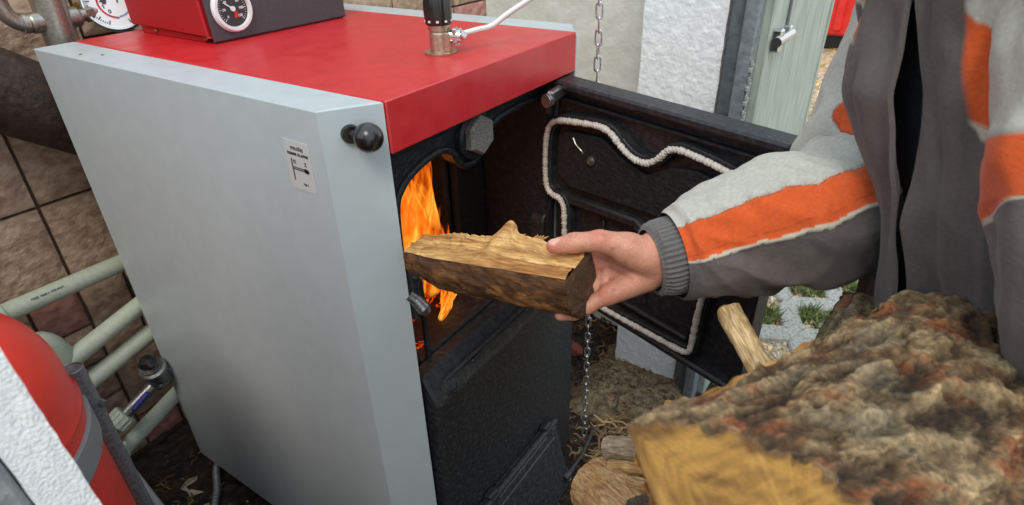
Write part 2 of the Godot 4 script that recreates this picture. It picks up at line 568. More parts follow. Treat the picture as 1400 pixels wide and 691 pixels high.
func pebble_mesh(sd: int) -> ArrayMesh:
	var r := RandomNumberGenerator.new()
	r.seed = sd
	var g := Geo.new()
	var rows := []
	for j in [-0.8, -0.1, 0.6]:
		var row := PackedVector3Array()
		for i in 6:
			var a := TAU * i / 6.0
			var q := sqrt(1.0 - j * j) * r.randf_range(0.75, 1.2)
			row.append(Vector3(cos(a) * q, j * 0.6, sin(a) * q))
		rows.append(row)
	g.loft(rows)
	return g.mesh(50)
func stick_mesh(sd: int) -> ArrayMesh:
	var g := Geo.new()
	var r := RandomNumberGenerator.new()
	r.seed = sd
	var p := PackedVector3Array()
	for k in 4: p.append(Vector3(k / 3.0 - 0.5, r.randf_range(-0.05, 0.12), r.randf_range(-0.15, 0.15)))
	g.tube(p, [0.04, 0.055, 0.045, 0.02], 4)
	return g.mesh(60)
func blade_mesh() -> ArrayMesh:
	var g := Geo.new()
	g.begin()
	for k in 2:
		var t := 0.3 if k else -0.3
		var a := g.v(Vector3(-0.05, 0, t * 0.3)); var b := g.v(Vector3(0.05, 0, -t * 0.3))
		var c := g.v(Vector3(0.04, 0.55, t)); var d := g.v(Vector3(-0.04, 0.55, t))
		var e := g.v(Vector3(0.0, 1.0, t * 2.4))
		g.quad(a, b, c, d)
		g.tri(d, c, e)
	return g.mesh(60)

func make_litter():
	var r := RandomNumberGenerator.new()
	r.seed = 77
	var xf := []
	var cs := []
	# outdoor gravel
	for k in 34000:
		var x := 1.12 + pow(r.randf(), 1.6) * 3.9
		var z: float = r.randf_range(-0.35, 1.25) if r.randf() < 0.72 else r.randfn(0.45, 1.1)
		var s := r.randf_range(0.003, 0.011) * (1.0 + 0.25 * (x - 1.1))
		xf.append(Transform3D(Basis.from_euler(Vector3(r.randf() * 0.8, r.randf() * TAU, r.randf() * 0.8)).scaled(Vector3(s, s, s)), Vector3(x, s * 0.25, z)))
		var b := r.randf_range(0.65, 1.1)
		cs.append(lin(196 * b, 184 * b, 160 * b) if r.randf() < 0.75 else lin(214 * b, 186 * b, 128 * b))
	scatter("loose_gravel", pebble_mesh(3), M.chips, xf, cs, "pale loose gravel lying on the open ground beyond the door post", "gravel")
	xf = []; cs = []
	for k in 2600:                       # straw farther out, by the red container
		var x := r.randf_range(2.6, 6.6)
		var z := r.randf_range(-0.6, 1.0)
		var s := r.randf_range(0.03, 0.11)
		xf.append(Transform3D(Basis.from_euler(Vector3(0, r.randf() * TAU, r.randf_range(-0.2, 0.2))).scaled_local(Vector3(s, 0.05, 0.05)), Vector3(x, 0.008, z)))
		var b := r.randf_range(0.7, 1.1)
		cs.append(lin(214 * b, 178 * b, 96 * b))
	scatter("straw", stick_mesh(5), M.chips, xf, cs, "yellow straw strewn over the gravel in front of the red container", "straw")
	xf = []; cs = []
	for k in 3200:                       # chips and bark crumbs on the earth
		var x := r.randf_range(-0.3, 1.12)
		var z := r.randf_range(-0.95, 0.55)
		if x > -0.08 and x < 0.58 and z < 0.0 and z > -0.8: continue
		if k < 1300:
			x = r.randf_range(0.5, 1.08)
			z = r.randf_range(-0.35, 0.4)
		var s := r.randf_range(0.012, 0.045)
		var y := 0.02 + smoothstep(0.78, 1.1, x) * smoothstep(0.08, -0.5, z) * 0.16
		if abs(x - 0.845) < 0.16 and abs(z - 0.07) < 0.13: y += 0.03
		xf.append(Transform3D(Basis.from_euler(Vector3(0, r.randf() * TAU, r.randf_range(-0.4, 0.4))).scaled_local(Vector3(s, s * 1.2, s * 1.6)), Vector3(x, y, z)))
		var b := r.randf_range(0.35, 1.0)
		cs.append(lin(168 * b, 134 * b, 92 * b) if r.randf() < 0.6 else lin(96 * b, 76 * b, 60 * b))
	scatter("wood_litter", stick_mesh(8), M.chips, xf, cs, "brown wood chips and bark crumbs on the earth round the boiler", "wood litter")
	xf = []; cs = []
	for k in 320:                        # straw tuft in front of the ash flap
		var a := r.randf() * TAU
		var q := sqrt(r.randf()) * 0.13
		var s := r.randf_range(0.03, 0.09)
		xf.append(Transform3D(Basis.from_euler(Vector3(r.randf_range(-0.5, 0.5), r.randf() * TAU, r.randf_range(-0.5, 0.5))).scaled_local(Vector3(s, s * 0.35, s * 0.8)), Vector3(0.60 + cos(a) * q * 1.3, 0.02 + r.randf() * 0.035, 0.19 + sin(a) * q)))
		var b := r.randf_range(0.6, 1.1)
		cs.append(lin(156 * b, 128 * b, 88 * b))
	scatter("straw", stick_mesh(9), M.chips, xf, cs, "pale tangle of straw and shavings beside the ash flap", "straw")
	# grass in the openings of the pavers
	xf = []; cs = []
	for c in paver_holes:
		for k in 110:
			var a := r.randf() * TAU
			var q := sqrt(r.randf()) * 0.066
			var s := r.randf_range(0.018, 0.05)
			xf.append(Transform3D(Basis.from_euler(Vector3(r.randf_range(-0.5, 0.5), r.randf() * TAU, r.randf_range(-0.5, 0.5))).scaled_local(Vector3(s * 1.1, s, s)), Vector3(c.x + cos(a) * q, 0.01, c.y + sin(a) * q)))
			var b := r.randf_range(0.5, 1.1)
			cs.append(Color(0.10 * b, 0.17 * b, 0.035 * b) if r.randf() < 0.8 else Color(0.26 * b, 0.24 * b, 0.08 * b))
	scatter("grass", blade_mesh(), M.grass, xf, cs, "short green grass growing in the openings of the pavers", "grass")
	# a few stones one can pick out at the foot of the wall
	var sp := [[0.78, 0.02, -0.05, 0.022, lin(150, 82, 74)], [0.86, 0.05, -0.16, 0.03, lin(132, 70, 62)], [0.70, 0.02, 0.02, 0.02, lin(140, 120, 100)], [0.92, 0.05, 0.0, 0.026, lin(150, 140, 120)], [0.66, 0.02, -0.12, 0.024, lin(96, 88, 78)]]
	var nm := ["small pink stone lying on the dark earth", "red brown brick chip on the earth by the wall foot", "tan pebble on the earth near the ash flap chain", "pale grey stone on the dirt mound under the white pillar", "dark grey stone on the earth behind the chain"]
	for k in sp.size():
		var q: Array = sp[k]
		var m := vcol(plain(Color.WHITE, 0.9))
		m.vertex_color_use_as_albedo = false
		m.albedo_color = q[4].linear_to_srgb()
		var o := obj("stone", pebble_mesh(20 + k), m, self, 40.0, Transform3D(Basis.from_euler(Vector3(0.2 * k, 1.3 * k, 0)).scaled(Vector3.ONE * q[3]), Vector3(q[0], q[1] + 0.01, q[2])))
		tag(o, nm[k], "stone")

var paver_holes := []
func make_pavers():
	var path := Node3D.new()
	path.name = "paved_path"
	add_child(path)
	path.set_meta("kind", "structure")
	var r := RandomNumberGenerator.new()
	r.seed = 12
	var B := Basis.from_euler(Vector3(0, deg_to_rad(24), 0))
	var o := Vector3(1.70, 0, 0.40)
	var meshes := []
	for k in 4:
		var g := Geo.new()
		var w := 0.038
		var poly := v2([-0.105, 0, -0.062, w, 0.06, w * r.randf_range(0.9, 1.1), 0.105, 0.004, 0.062, -w, -0.06, -w * r.randf_range(0.9, 1.1)])
		g.prism(poly, 0.0, 0.05, Transform3D(Basis(Vector3.RIGHT, Vector3.FORWARD, Vector3.UP), Vector3.ZERO), 0.006)
		meshes.append(g.mesh(30))
	for i in range(-2, 8):
		for j in range(-2, 6):
			var c := o + B * Vector3(i * 0.2, 0, j * 0.2)
			if c.z > 0.28 and c.x > 1.3 and c.x < 2.75 and c.z < 1.5: paver_holes.append(Vector2(c.x, c.z))
			for e in 2:
				var p := c + B * (Vector3(0.1, 0, 0) if e else Vector3(0, 0, 0.1))
				if p.z < 0.27 or p.x < 1.25 or p.x > 2.8 or p.z > 1.55: continue
				var rot := B * Basis.from_euler(Vector3(r.randf_range(-0.03, 0.03), (PI / 2 if e else 0.0) + r.randf_range(-0.05, 0.05), r.randf_range(-0.03, 0.03)))
				obj("paver", meshes[r.randi() % 4], M.concrete, path, 30.0, Transform3D(rot, p + Vector3.UP * (-0.034 + r.randf() * 0.010)))

func make_walls():
	# back wall faced with stone tiles of mixed sizes
	var wall := thing("tiled_wall", "brown stone tiled wall behind the boiler and pipes", "wall", Vector3(0, 0, -1.0))
	var g := Geo.new()
	g.box(Vector3(0.4, 1.2, -0.062), Vector3(2.7, 2.4, 0.10), 0.004)
	obj("wall_core", g, M.grout, wall)
	var r := RandomNumberGenerator.new()
	r.seed = 4
	var W := 25
	var H := 20
	var cell := 0.107
	var occ := {}
	var variants := {}
	for y in range(H - 1, -1, -1):
		for x in W:
			if occ.has(Vector2i(x, y)): continue
			var opts := [[2, 2], [2, 2], [1, 2], [2, 1], [1, 1], [3, 2]]
			var pick = opts[r.randi() % opts.size()]
			if x == 7 and y == 8: pick = [2, 2]
			var ok := true
			while true:
				ok = true
				for i in pick[0]:
					for j in pick[1]:
						if occ.has(Vector2i(x + i, y - j)) or x + i >= W or y - j < 0 or (x < 8 and x + i >= 8): ok = false
				if ok or pick == [1, 1]: break
				pick = [max(1, pick[0] - 1), max(1, pick[1] - 1)]
			for i in pick[0]:
				for j in pick[1]: occ[Vector2i(x + i, y - j)] = true
			var key := [pick[0], pick[1], r.randi() % 2]
			if not variants.has(key):
				var q := Geo.new()
				var nn := noise(14.0, 40 + variants.size(), 3)
				var sx: float = pick[0] * cell - 0.008
				var sy: float = pick[1] * cell - 0.008
				var rows := []
				for b in 9:
					var row := PackedVector3Array()
					for a in 9:
						var u := a / 8.0 * 2 - 1
						var w := b / 8.0 * 2 - 1
						var edge: float = 1.0 if max(abs(u), abs(w)) < 0.99 else 0.0
						row.append(Vector3(u * sx * 0.5, w * sy * 0.5, 0.006 * edge + 0.005 * nn.get_noise_2d(u * sx + key[2] * 9, w * sy * 2)))
					rows.append(row)
				q.loft(rows, false, false)
				q.box(Vector3(0, 0, -0.006), Vector3(sx, sy, 0.010), 0.0)
				variants[key] = q.mesh(50)
			var mat: Material = M.tile[[0, 0, 1, 1, 3, 3, 2][r.randi() % 7]]
			var px: float = -0.97 + x * cell + pick[0] * cell * 0.5
			var py: float = 0.03 + (y + 1) * cell - pick[1] * cell * 0.5
			if px < -0.1 and px > -0.35 and py < 0.66 and py > 0.45 and px < -0.16: mat = M.tile[2]
			var t := obj("tile", variants[key], mat, wall, 50.0, Transform3D(Basis.IDENTITY, Vector3(px, py, r.randf_range(-0.002, 0.003))))
			t.set_meta("tone", 0)
			t.remove_meta("tone")
	# unseen wall added at the left to darken the boiler's side panel
	var lw := thing("added_shade_wall", "unseen brown block wall added left of the boiler to shade its side", "wall", Vector3(-0.88, 0, -0.35))
	for j in 6:
		for i in 4:
			var bg := Geo.new()
			bg.box(Vector3(0, 0.11 + j * 0.205, -0.6 + i * 0.405 + (0.2 if j % 2 else 0.0) - 0.05), Vector3(0.19, 0.196, 0.396), 0.008)
			obj("block", bg, M.dirt, lw, 30)
	# grey rendered wall slab on the right, with a white plastered pillar at its end
	g = Geo.new()
	g.box(Vector3(1.11, 1.2, -0.33), Vector3(0.12, 2.3, 0.55), 0.006)
	var o := obj("rendered_wall", g, M.render_grey, self)
	tag(o, "pale grey rendered wall slab behind the hanging chain", "wall")
	g = Geo.new()
	var rows := []
	var nn := noise(9.0, 51, 3)
	for j in 90:
		var y := j / 89.0 * 2.2 + 0.03
		var row := PackedVector3Array()
		for c in [[0.9, -0.032], [0.9, 0.06], [0.9, 0.163], [1.0, 0.165], [1.1, 0.165], [1.1, -0.045], [1.0, -0.047]]:
			row.append(Vector3(c[0] + 0.0025 * nn.get_noise_2d(y * 2, c[1] * 30), y, c[1] + 0.003 * nn.get_noise_2d(y * 2 + 9, c[0] * 10 + c[1])))
		rows.append(row)
	g.loft(rows)
	o = obj("plastered_pillar", g, M.render_white, self, 40.0)
	tag(o, "white rough plastered pillar beside the steel door frame", "pillar")
	# steel frame and sheet door
	var f := thing("door_frame", "dark grey steel door frame post beside the white pillar", "door frame", Vector3(0.9, 0, 0.2))
	g = Geo.new()
	g.box(Vector3(0.012, 1.05, -0.012), Vector3(0.05, 2.1, 0.032), 0.003)
	obj("rebate", g, M.frame_dark, f)
	g = Geo.new()
	g.box(Vector3(0.0, 1.05, 0.019), Vector3(0.06, 2.1, 0.03), 0.003)
	obj("post", g, M.frame_paint, f)
	g = Geo.new()
	for k in 60:
		g.box(Vector3(-0.022 + 0.006 * sin(k * 2.3), 0.62 + k * 0.0068, 0.036), Vector3(0.012, 0.012, 0.006 + 0.004 * sin(k * 5.1)), 0.002)
	obj("foam_smear", g, M.mortar, f)
	var d := thing("sheet_door", "pale green grey sheet metal door standing open with a bolt", "door", Vector3(0.925, 0.02, 0.24))
	d.rotation.y = -0.033
	g = Geo.new()
	g.box(Vector3(0.335, 1.02, 0), Vector3(0.68, 2.04, 0.03), 0.004)
	obj("door_leaf", g, M.leaf, d)
	g = Geo.new()
	g.box(Vector3(0.12, 1.3, 0.017), Vector3(0.014, 0.5, 0.006), 0.001)
	obj("bolt_slot", g, M.frame_dark, d)
	g = Geo.new()
	g.tube(v3([-0.005, 1.04, 0.03, 0.12, 1.04, 0.03]), 0.011, 12)
	g.box(Vector3(0.02, 1.04, 0.025), Vector3(0.025, 0.05, 0.022), 0.004)
	g.box(Vector3(0.115, 1.04, 0.022), Vector3(0.02, 0.036, 0.02), 0.004)
	obj("bolt", g, M.chrome, d)
	g = Geo.new()
	g.box(Vector3(0.66, 1.02, 0.0165), Vector3(0.025, 2.0, 0.004), 0.001)
	obj("edge_trim", g, M.leaf, d)
	# far red container
	var c := thing("container", "bright red steel container standing on dark skids in the yard", "container", Vector3(6.9, 0, -0.2))
	g = Geo.new()
	g.box(Vector3(0, 1.0, 0), Vector3(1.6, 1.7, 3.0), 0.02)
	for k in 7: g.box(Vector3(-0.815, 1.0, -1.3 + k * 0.43), Vector3(0.05, 1.6, 0.07), 0.01)
	obj("body", g, M.red_far, c)
	for k in 2:
		g = Geo.new()
		g.box(Vector3(-0.6 + k * 1.2, 0.075, 0), Vector3(0.12, 0.15, 2.9), 0.01)
		obj("skid", g, M.cast, c)
	# wall end close by on the left: white foam edge, grey mortar side
	var s := thing("wall_end", "white rough plastered wall end with grey mortar side, close on the left", "wall", Vector3(-0.466, 0, 0.175))
	s.rotation.z = 0.034
	s.position.x += -0.034 * -1.0 * 1.01
	g = Geo.new()
	rows = []
	var n2 := noise(60.0, 52, 3)
	for j in 200:
		var row := PackedVector3Array()
		var y := j / 199.0 * 1.6
		for i in 12:
			var u := i / 11.0
			row.append(Vector3(-0.026 * u + 0.003 + 0.0007 * n2.get_noise_2d(y * 2.5, u), y, 0.0022 * n2.get_noise_2d(y * 2, u * 0.06)))
		rows.append(row)
	g.loft(rows, false, false)
	g.box(Vector3(-0.010, 0.8, -0.014), Vector3(0.0254, 1.6, 0.024), 0.001)
	obj("foam_edge", g, M.foam, s, 180.0)
	g = Geo.new()
	g.box(Vector3(-0.215, 0.8, -0.022), Vector3(0.382, 1.6, 0.05), 0.004)
	obj("mortar_side", g, M.mortar, s)
# ---------------------------------------------------------------- pipes, vessel, valves
func pipe(label: String, a: Vector3, b: Vector3, rad: float, extra := []):
	var t := thing("pipe", label, "pipe", a)
	var g := Geo.new()
	g.tube(PackedVector3Array([Vector3.ZERO, b - a]), rad, 24)
	obj("tube", g, M.ppr, t, 50)
	for e in extra:                       # sockets along the pipe
		g = Geo.new()
		var d := (b - a).normalized()
		var p: Vector3 = (b - a) * float(e)
		g.tube(PackedVector3Array([p - d * 0.03, p - d * 0.026, p + d * 0.026, p + d * 0.03]), [rad * 1.15, rad * 1.3, rad * 1.3, rad * 1.15], 24)
		obj("socket", g, M.ppr, t, 40)
	return t

func make_pipes():
	var p = pipe("upper pale green plastic pipe crossing the tiled wall", Vector3(-0.42, 0.605, -0.95), Vector3(0.12, 0.600, -0.95), 0.021, [0.23])
	text_part("print", "PN20  50x8.3  DIN 8077", 0.006, Transform3D(Basis.from_euler(Vector3(-0.5, 0, -0.01)), Vector3(0.235, 0.011, 0.0185)), M.ink, p)
	pipe("middle pale green plastic pipe behind the red vessel", Vector3(-0.46, 0.39, -0.90), Vector3(0.12, 0.545, -0.90), 0.0215)
	pipe("lower pale green plastic pipe ending behind the steel post", Vector3(-0.42, 0.325, -0.90), Vector3(0.12, 0.458, -0.90), 0.0215)
	pipe("lowest pale plastic pipe running above the dark floor", Vector3(-0.30, 0.165, -0.84), Vector3(0.10, 0.315, -0.84), 0.019)
	var g := Geo.new()
	var e := thing("pipe_elbow", "pale green plastic pipe elbow showing behind the red vessel", "pipe elbow", Vector3(-0.262, 0.52, -0.91))
	g = Geo.new()
	g.tube(smooth3(v3([-0.10, -0.22, 0, -0.07, -0.07, 0, 0, 0, 0, 0.035, -0.045, 0, 0.03, -0.2, 0])), 0.033, 20)
	obj("bend", g, M.ppr, e, 60)
	# valve set with a blue lever
	var v := thing("valve_set", "metal filter valve with blue lever and pale union nuts near the floor", "valve", Vector3(-0.142, 0.335, -0.80))
	var d := Vector3(0.86, 0.44, 0.12).normalized()
	g = Geo.new()
	g.tube(PackedVector3Array([-d * 0.05, d * 0.13]), 0.014, 16)
	obj("body", g, M.steel, v, 50)
	for q in [[-0.062, 0.026, 0.034], [-0.115, 0.031, 0.03]]:
		g = Geo.new()
		g.tube(PackedVector3Array([d * (q[0] - q[2] * 0.5), d * (q[0] - q[2] * 0.45), d * (q[0] + q[2] * 0.45), d * (q[0] + q[2] * 0.5)]), [q[1] * 0.86, q[1], q[1], q[1] * 0.86], 20)
		for k in 14:
			var B := basis_y(d)
			g.box(d * q[0] + B * (Vector3(cos(TAU * k / 14), 0, sin(TAU * k / 14)) * q[1]), Vector3(0.004, q[2] * 0.8, 0.004), 0.001, B * Basis(Vector3.UP, -TAU * k / 14))
		obj("union_nut", g, M.ppr, v, 40)
	g = Geo.new()
	g.tube(smooth3(v3([-0.12, -0.052, -0.01, -0.16, -0.08, -0.02, -0.175, -0.14, -0.02])), 0.03, 16)
	obj("elbow", g, M.ppr, v, 50)
	g = Geo.new()
	g.box(Vector3(-0.012, 0.012, 0.026), Vector3(0.05, 0.012, 0.012), 0.004, basis_z(Vector3.BACK, Vector3(-0.44, 0.86, 0)))
	obj("lever", g, M.blue, v)
	g = Geo.new()
	g.tube(PackedVector3Array([d * 0.035, d * 0.045, d * 0.075, d * 0.085]), [0.018, 0.024, 0.024, 0.018], 8)
	g.tube(PackedVector3Array([d * 0.11, d * 0.15]), [0.022, 0.022], 6)
	obj("hex_nut", g, M.steel, v, 20)
	g = Geo.new()
	g.lathe([[0, -0.02], [0.026, -0.02], [0.027, 0.0], [0.030, 0.004], [0.030, 0.02], [0.024, 0.024], [0.024, 0.03], [0, 0.03]], 20, Transform3D(basis_y(Vector3(-0.25, 1, 0.25)), d * 0.06 + Vector3(-0.01, 0.03, 0.012)))
	obj("filter_cap", g, M.steel, v, 40)
	g = Geo.new()
	g.lathe([[0, 0.03], [0.019, 0.03], [0.021, 0.05], [0.014, 0.058], [0, 0.06]], 18, Transform3D(basis_y(Vector3(-0.25, 1, 0.25)), d * 0.06 + Vector3(-0.01, 0.03, 0.012)))
	obj("black_cap", g, M.black_plastic, v, 40)
	g = Geo.new()
	g.tube(PackedVector3Array([d * 0.13 + Vector3(0, 0.01, 0), d * 0.13 + Vector3(0.01, 0.08, 0)]), 0.015, 8)
	g.tube(PackedVector3Array([d * 0.13 + Vector3(0.005, 0.04, 0), d * 0.13 + Vector3(0.007, 0.06, 0)]), 0.021, 6)
	obj("fitting", g, M.chrome, v, 25)
	# red expansion vessel held by a strap to a steel post
	var t := thing("expansion_vessel", "red round expansion vessel with a grey steel strap", "expansion vessel", VES)
	g = Geo.new()
	var R := VR
	var prof := []
	for k in 15:
		var a := PI / 2 * k / 14.0
		prof.append([R * pow(cos(a), 0.9), 0.06 + 0.155 * sin(a)])
	prof.reverse()
	prof.append_array([[R, 0.03], [R + 0.004, 0.022], [R + 0.004, 0.014], [R, 0.006], [R, -0.34]])
	for k in 12:
		var a := PI / 2 * (k + 1) / 12.0
		prof.append([R * pow(cos(a), 0.9), -0.34 - 0.155 * sin(a)])
	prof.reverse()
	g.lathe(prof, 96)
	obj("tank", g, M.vessel, t, 60)
	g = Geo.new()
	g.lathe([[R + 0.001, -0.025], [R + 0.006, -0.024], [R + 0.006, 0.020], [R + 0.001, 0.021]], 96, Transform3D(Basis.IDENTITY, Vector3(0, -0.03, 0)))
	obj("strap", g, M.strap, t, 30)
	g = Geo.new()
	g.tube(v3([0, -0.48, 0, 0, -0.58, 0]), 0.014, 14)
	obj("connection", g, M.steel, t)
	var po := thing("steel_post", "grey round steel post beside the red expansion vessel", "post", Vector3(POST.x, 0, POST.z))
	g = Geo.new()
	g.lathe([[0.0, 0.0], [0.0145, 0.0], [0.0145, POST.y], [0.0135, POST.y + 0.001], [0.0125, POST.y - 0.002], [0.0, POST.y - 0.003]], 24)
	obj("tube", g, M.pole, po, 30)
	g = Geo.new()
	g.box(Vector3(-0.004, POST.y - 0.075, -0.012), Vector3(0.04, 0.045, 0.012), 0.002, Basis(Vector3.UP, 0.5))
	g.tube(PackedVector3Array([Vector3(0.008, POST.y - 0.07, 0.0), Vector3(0.012, POST.y - 0.07, 0.022)]), 0.006, 6)
	obj("strap_lug", g, M.steel, po)
	# pale conduit behind the post
	var c := thing("conduit", "thin pale conduit with clips running down behind the steel post", "conduit", Vector3(-0.235, 0, -0.75))
	g = Geo.new()
	g.tube(v3([-0.01, 0.34, 0, 0.0, 0.2, 0, 0.02, 0.03, 0.01]), 0.0085, 12)
	obj("tube", g, M.white_plastic, c, 60)
	for y in [0.27, 0.13, 0.06]:
		g = Geo.new()
		g.tube(PackedVector3Array([Vector3(0.0, y - 0.015, 0.0), Vector3(0.002, y + 0.02, 0)]), 0.0125, 12)
		obj("clip", g, M.ppr, c, 30)
	# corrugated cable on the floor
	var cab := Geo.new()
	var path := smooth3(v3([0.02, 0.05, -0.80, -0.055, 0.035, -0.765, -0.10, 0.03, -0.70, -0.16, 0.03, -0.62, -0.2, 0.03, -0.5]), 40)
	var rad := []
	for k in path.size(): rad.append(0.0085 + 0.0013 * sin(k * 1.5))
	cab.tube(path, rad, 14)
	var o := obj("cable_conduit", cab, M.strap, self, 60)
	tag(o, "grey corrugated cable conduit lying on the dark floor by the boiler", "conduit")
	# flue
	var fl := thing("flue_pipe", "sooty dark steel flue pipe rising from behind the boiler", "flue pipe", Vector3(0.10, 0.895, -0.885))
	g = Geo.new()
	g.tube(smooth3(v3([0.25, -0.1, 0, 0.12, -0.05, 0, 0.0, 0.0, 0, -0.16, 0.115, 0, -0.40, 0.29, 0, -0.8, 0.58, 0]), 8), 0.078, 40)
	obj("pipe", g, M.flue, fl, 60)
	for q in [0.04, 0.055]:
		g = Geo.new()
		var dd := Vector3(-0.81, 0.585, 0)
		g.tube(PackedVector3Array([dd * q, dd * (q + 0.004), dd * (q + 0.008)]), [0.0782, 0.081, 0.0782], 40)
		obj("seam", g, M.flue, fl, 40)
	# tee with gauge behind the boiler top
	var te := thing("pipe_tee", "galvanised pipe tee with a round gauge behind the boiler top", "pipe fitting", Vector3(0.008, 1.158, -0.87))
	g = Geo.new()
	g.tube(v3([0, -0.5, 0, 0, 0.3, 0]), 0.0235, 24)
	obj("riser", g, M.galv, te, 30)
	g = Geo.new()
	g.tube(v3([0, -0.055, 0, 0, -0.05, 0, 0, 0.05, 0, 0, 0.055, 0]), [0.026, 0.029, 0.029, 0.026], 24)
	g.tube(v3([-0.045, 0.004, 0, -0.04, 0.004, 0, 0.04, 0.004, 0, 0.045, 0.004, 0]), [0.016, 0.019, 0.019, 0.016], 20)
	g.tube(v3([0, -0.062, 0, 0, -0.058, 0, 0, -0.05, 0]), [0.026, 0.031, 0.031], 24)
	obj("tee", g, M.galv, te, 28)
	g = Geo.new()
	g.tube(smooth3(v3([-0.03, 0.004, 0, -0.055, 0.006, 0, -0.075, 0.03, 0, -0.078, 0.09, 0])), 0.0145, 18)
	g.tube(v3([-0.046, 0.005, 0, -0.056, 0.006, 0]), 0.0185, 18)
	g.tube(v3([-0.078, 0.05, 0, -0.078, 0.065, 0]), 0.019, 18)
	obj("elbow", g, M.galv, te, 28)
	g = Geo.new()
	g.tube(v3([0.04, 0.004, 0, 0.085, 0.01, 0.004]), 0.012, 16)
	g.tube(v3([0.055, 0.006, 0, 0.07, 0.008, 0]), 0.0165, 6)
	obj("nipple", g, M.galv, te, 30)
	var gn := Node3D.new()
	gn.name = "gauge"
	te.add_child(gn)
	gn.transform = Transform3D(basis_z(Vector3(-0.42, 0.30, 0.85)).scaled_local(Vector3.ONE * 1.14), Vector3(0.108, 0.024, 0.02))
	g = Geo.new()
	g.tube(v3([0, 0, -0.034, 0, 0, -0.002, 0, 0, 0.004, 0, 0, 0.004]), [0.046, 0.050, 0.049, 0.045], 48)
	obj("case", g, M.black_plastic, gn, 40)
	g = Geo.new()
	ring(g, 0.0445, 0.0495, 0.004, 0.008)
	obj("rim", g, M.chrome, gn, 40)
	dial(gn, 0.0445, 0.0045, s2(232, 236, 238), s2(40, 44, 60), true)
	g = Geo.new()
	g.tube(v3([-0.05, 0, -0.02, -0.085, -0.03, -0.03]), 0.012, 14)
	obj("stem", g, M.brass, gn, 40)

func ring(g: Geo, r0: float, r1: float, z0: float, z1: float, seg := 48):
	var rows := []
	for q in [[r0, z0], [r1, z0], [r1, (z0 + z1) * 0.5], [r1 - (r1 - r0) * 0.3, z1], [r0 + (r1 - r0) * 0.2, z1], [r0, z0]]:
		var row := PackedVector3Array()
		for i in seg:
			var a := TAU * i / seg
			row.append(Vector3(cos(a) * q[0], sin(a) * q[0], q[1]))
		rows.append(row)
	g.loft(rows, true, false)
	g.done()

